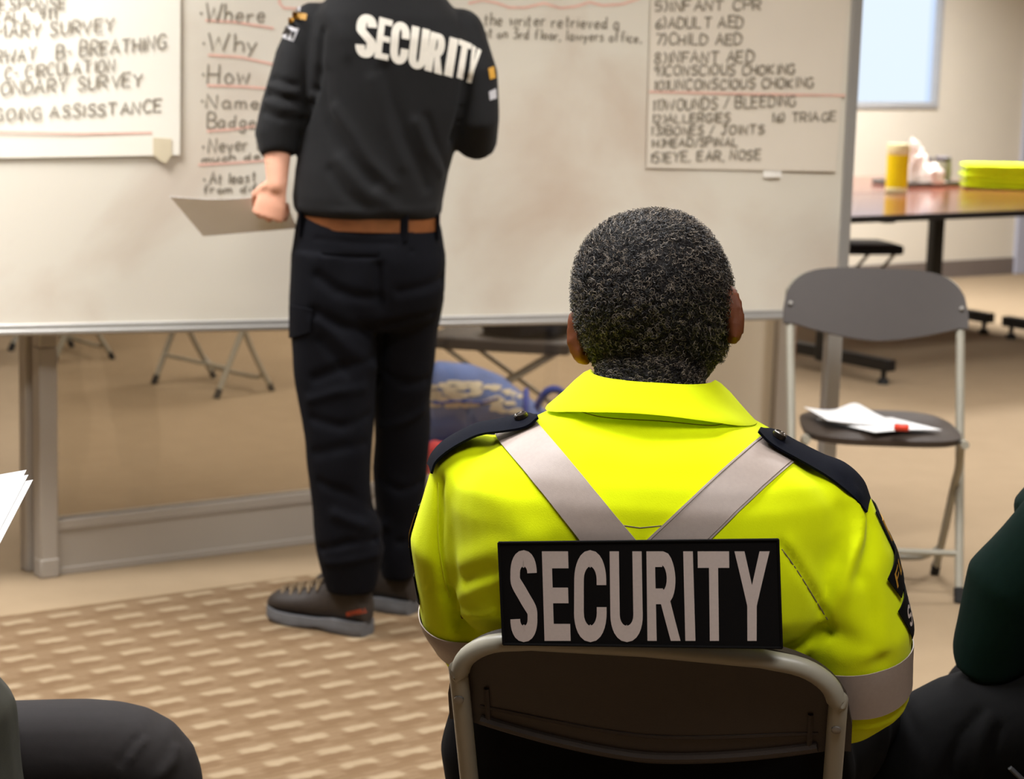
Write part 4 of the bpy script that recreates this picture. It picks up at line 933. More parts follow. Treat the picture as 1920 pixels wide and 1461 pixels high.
# collar
def collar():
    prof = [(.078, 1.030, .0), (.072, 1.060, .0), (.0715, 1.079, 0), (.075, 1.0835, 0), (.081, 1.0815, 0), (.090, 1.073, 0), (.100, 1.061, 0), (.109, 1.051, 0), (.114, 1.0455, 0), (.1155, 1.042, 0), (.111, 1.0405, 0), (.101, 1.047, 0), (.09, 1.054, 0)]
    rings = []
    for i_, (r, z, _) in enumerate(prof):
        if i_ > 3: z = 1.0835-(1.0835-z)*.74
        ring = []
        for j in range(56):
            a = 2*PI*j/56+PI/2; ca, sa = math.cos(a), math.sin(a); k = (r-.07)/.066
            ring.append(V(-.020+r*ca*(1+.17*k), -.048+r*.98*sa, z-.030*max(0, sa)-.030*k*ca*ca-.002*ca))
        rings.append(ring)
    return MB().loft(rings, cap=False)
cm = collar().mesh('collar'); rumple(cm, .0012, 22, (1, 1, 1), 5.)
obj('collar', cm, M['hivis'], jk, local=True, angle=60)
# sleeve emblems
def sleeve_patch(name, quad, m, off=.0025, n=10):
    q = [np.array(p, float) for p in quad]
    def f(u, v):
        p = (q[0]*(1-u)+q[1]*u)*(1-v)+(q[3]*(1-u)+q[2]*u)*v; return p
    mb = MB(); rows = [[hit(tree, *f(i/n, j/n), off) for j in range(n+1)] for i in range(n+1)]
    last = None
    for r in rows:
        for j in range(n+1):
            if r[j] is None: r[j] = last if last is not None else at_l(*f(.5, .5), -.08)
            last = r[j]
    G = np.array(rows); mb.grid(lambda u, v: G[int(round(u*n)), int(round(v*n))], n, n, -.0012); return obj(name, mb, m, jk, local=True)
fh = lambda off: (lambda x, y: hit(tree, x, y, off))
# these sit on the outer side of the right sleeve, wrapped round it
def wrap_pt(z, ang, off):
    """point on the right upper sleeve at height z and angle (0 = towards +x, negative = towards the back)"""
    k = min(1, max(0, (.93-z)/.16)); c = V(.198+.040*k, -.082, z)
    d = V(math.cos(ang), math.sin(ang), 0); h = tree.ray_cast(Vector(c+d*.2), Vector(-d))
    return np.array(h[0])+d*off if h[0] is not None and .05 < np.linalg.norm(np.array(h[0])-c) < .1 else c+d*(.069+off)
def wrap_patch(name, zc, ac, hz, ha, m, off, tilt=0., n=10):
    mb = MB()
    def f(u, v):
        a_, b_ = (u-.5)*2*ha, (v-.5)*2*hz; return wrap_pt(zc+b_+tilt*a_*.07, ac+a_-tilt*b_/.07, off)
    mb.grid(f, n, n, -.0012 if off > 0 else 0); return obj(name, mb, m, jk, local=True)
def wrap_letters(name, text, zc, a0, wa, hz, m, off, tilt):
    mb = MB()
    for i, ch in enumerate(text):
        def fn(u, v, i=i):
            a_ = a0+(i*1.25+u)*wa; b_ = (v-.5)*hz; ac = a0; return wrap_pt(zc+b_+tilt*(a_-ac)*.07, a_, off)
        w = .62
        block_draw(mb, ch, w, .16, .15, lambda u, v: fn(u/w, v), 1, .12)
    obj(name, mb, m, jk, local=True, smooth=False)
e1 = wrap_patch('shoulder_emblem', .902, .26, .042, .42, M['patch'], .0022, .15)
wrap_patch('emblem_badge', .902, .30, .030, .34, M['gold'], .0034, .15)
wrap_patch('emblem_scroll', .878, -.16, .013, .42, M['patch'], .0040, .75)
wrap_letters('emblem_lettering', 'FLM', .864, -.52, .18, .017, M['gold'], .0056, .75)
wrap_patch('sleeve_patch', .829, .06, .019, .50, M['patch'], .0026, .55)
wrap_letters('sleeve_lettering', 'SEC', .815, -.34, .20, .022, M['patchtext'], .0042, .55)
# left sleeve shows the same two patches edge-on
def wrap_l(name, zc, ac, hz, ha, m, off):
    mb = MB()
    def f(u, v):
        z = zc+(v-.5)*2*hz; a = PI-(ac+(u-.5)*2*ha)*-1; c = V(-.243, -.055, z); d = V(math.cos(a), math.sin(a), 0); h = tree.ray_cast(Vector(c+d*.2), Vector(-d))
        return np.array(h[0])+d*off if h[0] is not None else c+d*.066
    mb.grid(f, 8, 8, .0012); obj(name, mb, m, jk, local=True)
wrap_l('shoulder_emblem', .868, -.16, .038, .46, M['patch'], .0028); wrap_l('emblem_badge', .872, -.14, .022, .30, M['gold'], .0040); wrap_l('sleeve_patch', .795, -.25, .018, .40, M['patch'], .0028)
# trousers and shoes
mb = rings_loft([(.462, -.245, .205, -.045, .20), (.50, -.285, .245, -.065, .22), (.56, -.290, .250, -.075, .22), (.62, -.272, .238, -.090, .20), (.66, -.240, .226, -.110, .17), (.70, -.225, .212, -.112, .15)], 36, 2.5)
for s, xo in ((-1, -.02), (1, 0.)):
    mb.tube([V(s*.135+xo, .08, .545), V(s*.20+xo, .27, .555), V(s*.235+xo, .44, .535), V(s*.225+xo, .44, .40), V(s*.205+xo, .42, .22), V(s*.20+xo, .41, .075)], [.105, .098, .082, .078, .068, .062], 22, balls=False)
tm = remesh(mb, .008, 5, 'trousers'); rumple(tm, .007, 11, (1, 1, .7), 9.)
nt_ = obj('trousers', tm, M['blackcloth'], near, local=True, angle=0)
for s in (-1, 1):
    a_ = V(s*.19, .345, 0); b_ = V(s*.22, .62, 0); g = lambda q: np.array(Matrix(NR.tolist())@Vector(q))+NEAR_O
    shoe(None, near, g(a_), g(b_), top=.10)

# ================================================================== the standing instructor
SY = 5.22
man = thing('person', 'standing man with his back turned in a charcoal security shirt and navy cargo trousers', 'person', (-.34, 5.28, 0))
def row(y, xl, xr, Y, ry, dy=0.):
    a, b = at_y(xl, y, Y), at_y(xr, y, Y); z = (a[2]+b[2])/2; return (z, a[0], b[0], Y+dy-ry, Y+dy+ry)
def whit(tree, px, py, off=0.):
    r = tree.ray_cast(Vector(CAM_C), Vector(ray(px, py)))
    if r[0] is None: return None
    n = np.array(r[1]); n = n if n@ray(px, py) < 0 else -n
    return np.array(r[0])+n*off
HCm = V(-.325, 5.27, 1.765); HRm = rot_axes((-.62, .78), 0, math.radians(10)); HDm = (.077, .092, .098, .117)
armL = [at_y(593, 50, 5.24), at_y(561, 112, 5.225), at_y(532, 205, 5.20), at_y(519, 255, 5.19), at_y(520, 298, 5.175), at_y(520, 348, 5.15)]
armR = [at_y(862, 62, 5.23), at_y(888, 140, 5.20), at_y(893, 225, 5.19), at_y(892, 262, 5.22), at_y(850, 225, 5.36), at_y(800, 170, 5.52)]
mb = MB(); add_head(mb, HCm, HRm, *HDm)
mb.tube([HCm+V(.01, -.02, -.06), V(-.335, 5.235, 1.60), V(-.335, 5.23, 1.50)], [.056, .058, .075], 18, balls=True)
mb.add(*(lambda q: (q.v, q.f))(rings_loft([row(430, 580, 800, 5.22, .09), row(300, 590, 825, 5.22, .085), row(150, 600, 870, 5.22, .09), row(50, 610, 860, 5.22, .08), row(-10, 640, 820, 5.22, .06)])))
mb.tube(armL, [.046, .042, .040, .038, .031, .024], 16, balls=True); mb.tube(armR, [.046, .042, .040, .038, .032, .024], 16, balls=True)
hw = armL[-1]
add_hand(mb, hw+V(0, 0, .008), V(-.28, .02, -1), V(.30, .95, .05), V(-.75, .55, .1), 72, 1.0, .04)
add_hand(mb, armR[-1], armR[-1]-armR[-2], V(.0, .3, -1), V(-.5, .3, .5), 55)
for (x, Y), (xk, Yk), (xa, Ya) in (((-.43, 5.2), (-.405, 5.19), (-.381, 5.218)), ((-.27, 5.25), (-.275, 5.33), (-.281, 5.426))):
    mb.tube([V(x, Y, .90), V(xk, Yk, .52), V(xa, Ya, .09)], [.070, .046, .018], 16, balls=True)
obj('body', remesh(mb, .0045, 3, 'body'), M['skin_light'], man, angle=0)
mk = lambda d: (1-sstep(.15, .45, d[1]-.6*max(0, d[2])))*sstep(-.75, -.55, d[2])*(1-sstep(.5, .8, math.exp(-((abs(d[0])-1)/.25)**2-(d[1]/.25)**2-((d[2]+.2)/.3)**2)))
obj('hair', hair_cap(HCm, HRm, HDm, mk, .010, .004, 9), M['brownhair'], man, angle=0)
# trousers
mb = rings_loft([row(372, 566, 818, 5.22, .112), row(402, 561, 822, 5.22, .118), row(430, 553, 828, 5.22, .124), row(480, 543, 836, 5.22, .132), row(540, 542, 836, 5.22, .13), row(585, 548, 826, 5.225, .12), row(615, 580, 800, 5.23, .09)], 40, 2.4)
q = rings_loft([row(470, 545, 735, 5.21, .12), row(560, 541, 722, 5.205, .112), row(620, 542, 712, 5.20, .102), row(700, 551, 707, 5.195, .092), row(760, 560, 703, 5.19, .084), row(830, 573, 699, 5.185, .078), row(900, 581, 697, 5.19, .076), row(950, 585, 701, 5.195, .076), row(985, 587, 716, 5.20, .08), row(1030, 592, 722, 5.20, .078), row(1075, 602, 712, 5.205, .072), row(1106, 612, 704, 5.205, .064)], 30, 2.3); mb.add(q.v, q.f)
q = rings_loft([row(470, 680, 836, 5.24, .12), row(560, 695, 835, 5.25, .108), row(620, 700, 822, 5.27, .098), row(700, 702, 812, 5.30, .088), row(780, 702, 808, 5.33, .08), row(880, 699, 801, 5.37, .076), row(960, 703, 794, 5.39, .074), row(1010, 706, 790, 5.40, .07), row(1055, 710, 783, 5.405, .065), row(1080, 714, 777, 5.405, .06)], 30, 2.3); mb.add(q.v, q.f)
tm = remesh(mb, .0065, 4, 'trousers'); tr = bvh(tm)
W_ = lambda pts, off=0.: [q for q in (whit(tr, x, y, off) for x, y in pts) if q is not None]
folds(tm, [(W_([(596, 518), (630, 545), (665, 556), (708, 560)]), .014, -.008), (W_([(590, 586), (640, 612), (690, 622)]), .014, -.009), (W_([(600, 600), (650, 650), (700, 690)]), .016, .006), (W_([(750, 548), (790, 540), (828, 522)]), .014, -.008),
    (W_([(712, 500), (715, 560), (712, 640), (706, 720)]), .012, -.010), (W_([(604, 477), (660, 481), (708, 481)]), .004, -.004), (W_([(770, 472), (826, 472)]), .004, -.004), (W_([(593, 448), (660, 455), (740, 457)]), .006, -.003),
    (W_([(590, 710), (640, 690), (695, 672)]), .013, -.007), (W_([(580, 750), (630, 735), (680, 728)]), .013, .006), (W_([(585, 785), (640, 800), (690, 780)]), .012, -.006), (W_([(590, 850), (640, 840), (685, 832)]), .014, -.005), (W_([(600, 905), (650, 925), (700, 955)]), .013, -.006),
    (W_([(630, 965), (680, 985), (720, 985)]), .015, .008), (W_([(600, 1030), (650, 1018), (705, 1012)]), .010, -.009), (W_([(612, 1055), (660, 1052), (705, 1040)]), .010, .005), (W_([(600, 640), (630, 670), (650, 700)]), .012, -.006),
    (W_([(720, 700), (760, 720), (800, 712)]), .013, -.006), (W_([(715, 800), (760, 790), (795, 770)]), .013, .005), (W_([(715, 900), (750, 920), (790, 905)]), .012, -.006), (W_([(715, 1005), (750, 1018), (785, 1010)]), .010, -.006), (W_([(725, 610), (770, 600), (815, 590)]), .013, -.006)])
rumple(tm, .0060, 10, (1, 1, .8), 2.)
tro = obj('trousers', tm, M['cargo'], man, angle=0); tr = bvh(tm)
def wgrid(tree, quad, off, n, m, thick):
    q = [np.array(p, float) for p in quad]; last = None; rows = []
    for i in range(n+1):
        r = []
        for j in range(m+1):
            u, v = i/n, j/m; p = (q[0]*(1-u)+q[1]*u)*(1-v)+(q[3]*(1-u)+q[2]*u)*v; h = whit(tree, p[0], p[1], off)
            if h is None: h = last if last is not None else at_y(p[0], p[1], 5.15)
            last = h; r.append(h)
        rows.append(r)
    G = np.array(rows); return MB().grid(lambda u, v: G[int(round(u*n)), int(round(v*m))], n, m, -thick)
obj('cargo_pocket', wgrid(tr, [(546, 572), (586, 580), (582, 622), (546, 634)], .006, 8, 8, .006), M['cargo'], tro)
obj('back_pocket', wgrid(tr, [(604, 462), (708, 468), (708, 480), (604, 475)], .003, 12, 4, .004), M['cargo'], tro)
# belt and loops
bl = []; zc = [row(413, 561, 822, 5.22, .122)][0]
cx, cy, rx, ry = (zc[1]+zc[2])/2, 5.22, (zc[2]-zc[1])/2+.003, .1235
mb = MB(); rings = []
for dz, dr in ((-.019, -.002), (-.017, .001), (.017, .001), (.019, -.002), (.019, -.006), (-.019, -.006)): rings.append([V(p[0], p[1], zc[0]+dz-.010*(p[0]-cx)/rx*0) for p in ell(cx, cy, 0, rx+dr, ry+dr, 64, 2.4)])
rings.append(rings[0]); mb.loft(rings, cap=False); blt = obj('belt', mb, M['belt'], man)
for px, w in ((570, .026), (757, .024), (818, .018)):
    h = None; best = None
    for p in ell(cx, cy, zc[0], rx+.002, ry+.002, 360, 2.4):
        if p[1] > cy: continue
        d = p-CAM_C; sx = 960+F_PX*(d@CAM_R)/(d@_fw)
        if best is None or abs(sx-px) < best[0]: best = (abs(sx-px), p)
    p = best[1]; nn = unit(V((p[0]-cx)/rx**2, (p[1]-cy)/ry**2, 0)); mb = MB(); mb.box(p+nn*.002+V(0, 0, -.006), (w, .005, .062), math.atan2(nn[0], -nn[1])*-1+0); obj('belt_loop', mb, M['cargo'], tro, bevel=.001)
# shirt
mb = rings_loft([row(409, 590, 800, 5.215, .108), row(404, 560, 823, 5.215, .121), row(392, 551, 829, 5.215, .130), row(370, 549, 831, 5.215, .132), row(320, 555, 840, 5.215, .130), row(260, 567, 858, 5.215, .126), row(200, 574, 880, 5.215, .124), row(120, 574, 898, 5.215, .122), row(70, 580, 888, 5.215, .118), row(30, 592, 866, 5.22, .110), row(0, 612, 842, 5.225, .098), row(-35, 640, 812, 5.23, .082), row(-68, 665, 790, 5.235, .066)], 44, 2.35)
mb.tube(armL[:4]+[at_y(521, 290, 5.175)], [.060, .060, .057, .053, .041], 22, balls=False); mb.ball(armL[0], .060)
mb.tube([armR[0], armR[1], armR[2], armR[3], armR[4]], [.058, .057, .054, .053, .045], 22, balls=True)
sm = remesh(mb, .006, 6, 'shirt'); st = bvh(sm)
S_ = lambda pts, off=0.: [q for q in (whit(st, x, y, off) for x, y in pts) if q is not None]
folds(sm, [(S_([(605, 140), (607, 180), (618, 230), (650, 290), (700, 345)]), .018, -.008), (S_([(628, 205), (660, 250), (690, 300), (735, 345)]), .016, .007), (S_([(722, 130), (745, 210), (775, 290), (800, 350)]), .016, -.007), (S_([(700, 150), (722, 230), (755, 310)]), .016, .005),
    (S_([(780, 230), (800, 280), (826, 325)]), .014, .006), (S_([(800, 220), (815, 265), (835, 310)]), .010, -.005), (S_([(640, 300), (680, 350), (740, 390)]), .018, .006), (S_([(620, 320), (650, 365), (690, 395)]), .014, -.005),
    (S_([(876, 150), (868, 200), (850, 260)]), .012, -.012), (S_([(604, 60), (598, 120), (590, 170), (575, 225)]), .012, -.011),
    (S_([(512, 148), (545, 158), (590, 168)]), .008, -.008), (S_([(505, 162), (540, 172), (585, 180)]), .008, .008), (S_([(502, 178), (540, 186), (580, 195)]), .008, -.009), (S_([(498, 192), (535, 204), (572, 212)]), .009, .006), (S_([(495, 210), (525, 222), (560, 225)]), .008, -.005),
    (S_([(560, 388), (640, 398), (760, 396), (815, 390)]), .010, .004), (S_([(610, 20), (640, 60), (650, 100)]), .018, .004)])
rumple(sm, .0032, 9, (1, 1, .7), 7.)
sh = obj('shirt', sm, M['shirt'], man, angle=0); st = bvh(sm)
mb = MB()
zq = lambda *p: [(650+x/6.4, 10+y/6.4) for x, y in p]
for ch, q, t in (('S', zq((130, 98), (372, 128), (345, 645), (98, 612)), .46), ('E', zq((395, 140), (555, 185), (498, 665), (332, 630)), .47), ('C', zq((548, 180), (768, 225), (728, 722), (512, 690)), .42), ('U', zq((785, 245), (1000, 300), (945, 778), (728, 750)), .42),
    ('R', zq((1010, 315), (1208, 372), (1142, 835), (930, 775)), .42), ('I', zq((1235, 380), (1335, 410), (1265, 865), (1165, 835)), .5), ('T', zq((1345, 405), (1500, 468), (1430, 905), (1275, 850)), .46), ('Y', zq((1508, 478), (1612, 545), (1545, 955), (1395, 905)), .40)):
    block_letter(mb, ch, q, t, .15, lambda x, y: whit(st, x, y, .0016), 3, .05)
obj('shirt_lettering', mb, M['shirttext'], sh, smooth=False)['label'] = 'white letters reading SECURITY'
obj('sleeve_patch', wgrid(st, [(536, 48), (561, 54), (551, 78), (524, 69)], .002, 6, 6, .001), M['greyemb'], sh)
mb = MB(); fn = lambda x, y: whit(st, x, y, .0034)
for ch, q in (('R', [(527, 53), (534, 55), (530, 71), (523, 69)]), ('I', [(535.5, 55), (538, 56), (534, 72), (531.5, 71)]), ('T', [(539.5, 56), (547, 58), (543, 74), (535.5, 72)]), ('Y', [(548.5, 58), (556, 60), (552, 76), (544.5, 74)])): block_letter(mb, ch, q, .30, .16, fn, 1, .2)
if mb.v: obj('sleeve_lettering', mb, M['shirt'], sh, smooth=False)
obj('sleeve_emblem', wgrid(st, [(548, 22), (576, 27), (574, 38), (545, 34)], .002, 6, 4, .001), M['gold'], sh)
obj('sleeve_emblem', wgrid(st, [(541, 33), (554, 30), (550, 42), (537, 46)], .002, 6, 4, .001), M['gold'], sh)
obj('sleeve_emblem', wgrid(st, [(557, 11), (564, 14), (562, 26), (555, 24)], .002, 4, 4, .001), M['greyemb'], sh)
obj('sleeve_patch', wgrid(st, [(916, 172), (929, 166), (930, 184), (918, 188)], .002, 4, 4, .001), M['greyemb'], sh)
obj('sleeve_emblem', wgrid(st, [(915, 128), (925, 125), (928, 146), (918, 149)], .002, 4, 4, .001), M['gold'], sh)
for hl, te, lab in ((V(-.333, 5.19, 0), V(-.565, 5.315, 0), 1), (V(-.232, 5.40, 0), V(-.46, 5.52, 0), 0)):
    up_, P = shoe(None, man, hl, te, top=.165)
    if lab:                                     # small orange lettering on the outer heel
        um = bvh(up_.data)
        def bf(x, y): return whit(um, x, y, .0012)
        mb = MB(); n = 7; w0 = 650; w1 = 688
        for i, ch in enumerate('MERRELL'):
            a = w0+(w1-w0)*i/n; b = a+(w1-w0)/n*.82; yy = lambda x: 1152-(x-650)*.21
            block_letter(mb, ch, [(a, yy(a)-4), (b, yy(b)-4), (b, yy(b)+4), (a, yy(a)+4)], .28, .18, bf, 1, .3)
        if mb.v: obj('heel_lettering', mb, M['orange'], up_, smooth=False)['label'] = 'orange brand lettering on the heel'
# the sheet in his hand
pq_ = [at_y(318, 368, 5.175), at_y(530, 362, 5.185), at_y(557, 428, 5.265), at_y(381, 443, 5.265)]
mb = MB(); mb.grid(lambda u, v: (pq_[0]*(1-u)+pq_[1]*u)*(1-v)+(pq_[3]*(1-u)+pq_[2]*u)*v+V(0, .0, -.010*math.sin(PI*u)*(1-v)), 12, 8, .0006)
tag(obj('paper', mb, M['paper']), "white sheet held in the standing man's left hand", 'paper')

# ================================================================== the people at both edges
def side_person(name_label, fwd, hipc, knee_n, knee_f, rows, arms, top_m, trouser_m, headc, shoulders, skin, hps, base, arm_r=(.066, .062, .056, .050, .042)):
    t = thing('person', name_label, 'person', base)
    mb = MB(); Rm = rot_axes(fwd, 0, math.radians(12)); dims = (.076, .092, .098, .115); add_head(mb, headc, Rm, *dims)
    s0 = (shoulders[0]+shoulders[1])/2; mb.tube([headc-Rm[:, 2]*.06-Rm[:, 1]*.01, s0+V(0, 0, .06), s0-V(0, 0, .02)], [.056, .058, .075], 16, balls=True)
    mb.tube([hipc+V(0, 0, .06), (hipc+s0)/2, s0-V(0, 0, .06)], [.11, .11, .10], 20, balls=True)
    for a in arms:
        mb.tube(a, [.046, .042, .038, .034, .026][:len(a)], 14, balls=True); d = a[-1]-a[-2]; add_hand(mb, a[-1], d, V(*np.cross(d, V(0, 0, 1)))*.4+V(0, 0, -.9), V(*fwd, .3), 40)
    for kn, hp in zip((knee_n, knee_f), hps):
        an = kn+V(fwd[0]*-.03, fwd[1]*-.03, -kn[2]+.09); mb.tube([hp, kn-V(0, 0, .01), (kn+an)/2, an], [.066, .054, .046, .030], 14, balls=True)
    obj('body', remesh(mb, .006, 3, 'body'), skin, t, angle=0)
    obj('hair', hair_cap(headc, Rm, dims, mk, .010, .004, 9, 44, 34), M['brownhair'], t, angle=0)
    mb = MB(); mb.tube(rows[0], rows[1], 26, balls=False, flat=rows[2], up=rows[3])
    for a in arms: mb.tube(a, list(arm_r[:len(a)]), 20, balls=True)
    m_ = remesh(mb, .007, 6, 'top'); rumple(m_, .005, 9, (1, 1, 1), 4.); obj('top', m_, top_m, t, angle=0)
    mb = MB(); mb.tube([hipc-V(0, 0, .02)-V(fwd[0], fwd[1], 0)*.03, hipc+V(0, 0, .10)], [.175, .165], 26, flat=.8, up=V(fwd[0], fwd[1], 0), balls=True)
    return t, mb
rs = lambda px, py, Y: at_y(px, py, Y)
# right edge: dark green top, facing left, elbow resting on the thigh
k1 = rs(1762, 1392, 3.00); fR = (-.86, .51); oR = V(.51, .86, 0)*.27; hip = V(1.06, 2.93, .56)+oR*.5; el = rs(1862, 1216, 2.985); shd = rs(2010, 985, 2.95)
armn = [shd, (shd+el)/2+V(-.026, 0, .0), el, el+V(.09, .09, -.005), el+V(.18, .17, .01)]; shf = shd+oR*1.3; s0R = (shd+shf)/2; elf = shf+V(.02, -.05, -.22); armf = [shf, (shf+elf)/2, elf, elf+V(-.01, -.06, -.01), elf+V(-.02, -.11, -.02)]
h00 = V(hip[0], hip[1], .575)-oR*.40
tp, mb = side_person('person at the right edge in dark green top and black trousers, elbow on thigh', fR, hip, k1, k1+oR,
    ([hip+V(0, .0, -.04), hip+V(.0, .0, .08), (hip+s0R)/2+V(.02, -.01, .02), s0R-V(0, 0, .05), s0R+V(-.01, .01, .015), s0R+V(-.015, .015, .075)], [.175, .175, .18, .18, .15, .075], .72, V(-.86, .51, 0)), [armn, armf], M['green'], M['blackcloth'], (shd+shf)/2+V(-.01, .0, .235), [shd, shf], M['skin_light'], (h00, h00+oR*.8), (1.10, 3.0, 0), (.070, .070, .062, .050, .042))
for kn, sg in ((k1, 0), (k1+oR, 1)):
    h0 = h00+oR*.8*sg; leg_tube(mb, [h0, (h0+kn)/2+V(0, 0, .016), kn, kn+V(.0, 0, -.10), kn+V(.03, 0, -.28), kn+V(.035, 0, -kn[2]+.07)], [.105, .100, .082, .073, .064, .06]); mb.ball(kn, .080)
tm = remesh(mb, .007, 5, 'trousers'); tk = bvh(tm)
T_ = lambda pts: [q for q in (whit(tk, x, y) for x, y in pts) if q is not None]
folds(tm, [(T_([(1835, 1340), (1805, 1375), (1785, 1420), (1778, 1455)]), .008, -.006), (T_([(1855, 1350), (1838, 1400), (1832, 1455)]), .009, .006), (T_([(1875, 1365), (1858, 1410), (1850, 1455)]), .006, -.005), (T_([(1700, 1330), (1720, 1380), (1715, 1440)]), .012, -.003)]); rumple(tm, .004, 10, (1, 1, 1), 1.)
tt = obj('trousers', tm, M['blackcloth'], tp, angle=0); tk = bvh(tm)
z_ = [q for q in (whit(tk, x, y, .002) for x, y in dens([(1893, 1438), (1906, 1450), (1920, 1462), (1935, 1476)], 4)) if q is not None]
if len(z_) > 2: obj('zip', MB().tube(z_, .0035, 6), M['zip'], tt)
for kn in (k1, k1+oR): shoe(None, tp, (kn[0]+.075, kn[1]-.03, 0), (kn[0]-.17, kn[1]+.12, 0), top=.10)
folding_chair('folding chair under the person in the dark green top', (hip[0]+.03, hip[1]-.01, 0), math.radians(59), hs=.216, sc=.97)
# left edge: dark trousers, facing right, holding papers
k2 = rs(268, 1432, 2.84); hip = V(-.97, 2.70, .50); sA = V(-1.03, 2.55, .985); sB = V(-1.03, 2.88, .985); hl = at_y(-165, 1062, 2.66); kN = k2+V(0, -.30, -.035)
armn = [sA, V(-1.0, 2.52, .86), V(-.93, 2.54, .74), (V(-.93, 2.54, .74)+hl)/2, hl+V(-.05, .0, -.03)]; armf = [sB, V(-1.0, 2.91, .86), V(-.90, 2.85, .73), V(-.88, 2.77, .77), V(-.86, 2.71, .80)]
tp, mb = side_person('person in dark trousers and olive jacket seated at the left edge', (.98, .05), hip, k2, kN,
    ([hip+V(.03, .02, -.055), hip+V(.03, .02, .07), V(-.985, 2.71, .76), V(-1.03, 2.715, .93), V(-1.03, 2.715, 1.0), V(-1.03, 2.715, 1.06)], [.325, .31, .20, .19, .15, .075], .62, V(0, 1, 0)), [armn, armf], M['olive'], M['charcoal'], V(-1.0, 2.715, 1.23), [sA, sB], M['skin_light'], (V(hip[0]+.06, k2[1]-.03, .50), V(hip[0]+.06, kN[1]+.03, .50)), (-1.0, 2.70, 0))
for kn, sg in ((k2, 1), (kN, -1)):
    h0 = V(hip[0]+.06, kn[1]-.03*sg, .478 if sg > 0 else .460); kk = kn; leg_tube(mb, [h0, (h0+kk)/2+V(0, 0, .006), kk+V(-.02, 0, .004), kk+V(.012, 0, -.07), kk+V(.01, 0, -.18), kk+V(-.02, 0, -kk[2]+.07)], [.086, .083, .076, .071, .062, .056]); mb.ball(kk+V(-.004, 0, -.01), .072)
tm = remesh(mb, .007, 5, 'trousers'); tk = bvh(tm)
folds(tm, [(T_([(228, 1430), (248, 1400), (258, 1385)]), .005, -.004), (T_([(240, 1425), (262, 1396), (270, 1388)]), .005, .004), (T_([(300, 1455), (325, 1425), (330, 1405)]), .008, .004)])
tt = obj('trousers', tm, M['charcoal'], tp, angle=0)
for kn in (k2, kN): shoe(None, tp, (kn[0]-.07, kn[1], 0), (kn[0]+.2, kn[1]-.02, 0), top=.10)
folding_chair('folding chair under the person in dark trousers at the left edge', (-1.0, 2.705, 0), -PI/2, hs=.216, sc=.97)
# the sheets in that person's hand
for i, (c0_, dx, dl, lab) in enumerate((((50, 881), 0, 0., 'rear white sheet of the papers held at the left edge'), ((53.5, 890), .002, .004, 'middle white sheet of the papers held at the left edge'), ((62, 899.5), .004, .008, 'front printed sheet of the papers held at the left edge'))):
    Yp = 2.742-.004*i; tr_ = at_y(*c0_, Yp); up = unit(at_y(62, 900, Yp)-at_y(0, 1040, Yp)); sd = unit(at_y(62, 900, Yp)-at_y(0, 911, Yp)); nrm_ = unit(np.cross(sd, up)); 
    f = lambda u, v: tr_-sd*.212*(1-u)-up*.275*(1-v)+V(0, .02*(1-u)**2-.16*(1-v), 0)
    mb = MB(); mb.grid(f, 10, 10, .0004); o = thing('paper', lab, 'paper', tuple(tr_)); obj('sheet', mb, M['paper'], o)
    if i == 2:
        mb = MB()
        for k, yy in enumerate((932, 938, 945, 953, 960, 967, 978)):
            for a, b in (((-60, 4), (7, 21)) if k < 6 else ((-60, -20), (-10, 8))):
                mb.add([at_y(a, yy+(.10*-a), Yp-.001), at_y(b, yy-.14*b, Yp-.001), at_y(b, yy-.14*b+1.6, Yp-.001), at_y(a, yy+(.10*-a)+1.6, Yp-.001)], [(0, 1, 2, 3)])
        obj('printed_text', mb, M['print_'], o, smooth=False)

# ------------------------------------------------------------------ things on the floor behind the board
t = thing('shoe', 'pale grey trainer on the carpet under the empty folding chair', 'shoe', (.98, 5.98, 0))
shoe(None, t, (.965, 6.10, 0), (.93, 5.86, 0), upper='shoe', top=.085, solem='rubber')
# folding stools
def folding_stool(label, c, rz, sx, sy, h, legs):
    t = thing('folding_stool', label, 'stool', tuple(c))
    def L_(x, y, z): return c+V(x*math.cos(rz)-y*math.sin(rz), x*math.sin(rz)+y*math.cos(rz), z)
    mb = MB(); mb.loft([[L_(a*sx*k, b*sy*k, z) for a, b in ((-1, -1), (0, -1.05), (1, -1), (1.04, 0), (1, 1), (0, 1.05), (-1, 1), (-1.04, 0))] for z, k in ((h-.040, .96), (h-.033, 1), (h, 1), (h+.007, .95))]); obj('seat', mb, M[legs], t, bevel=.004)
    for y in (-sy*.83, sy*.83):
        for a, b in ((-sx*.85, sx*.92), (sx*.85, -sx*.92)):
            mb = MB(); mb.tube([L_(a, y, h-.03), L_(b, y, .01)], .009, 10); obj('leg', mb, M['tube'], t)
    return L_
folding_stool('dark folding stool under the tables, beside the whiteboard edge', V(1.70, 10.98, 0), math.radians(14), .20, .16, .44, 'navyseat')
L_ = folding_stool('low dark folding stool with crossed legs behind the partition glass', V(-.02, 8.05, 0), math.radians(-10), .26, .18, .345, 'seatdark')
jb = blob(L_(.07, -.02, .353), (.17, .14, .07), .25, 2.2, 5.5, 30, 16, .5); tag(obj('folded_jacket', jb, M['navy']), 'dark navy folded jacket lying on the low folding stool', 'jacket')
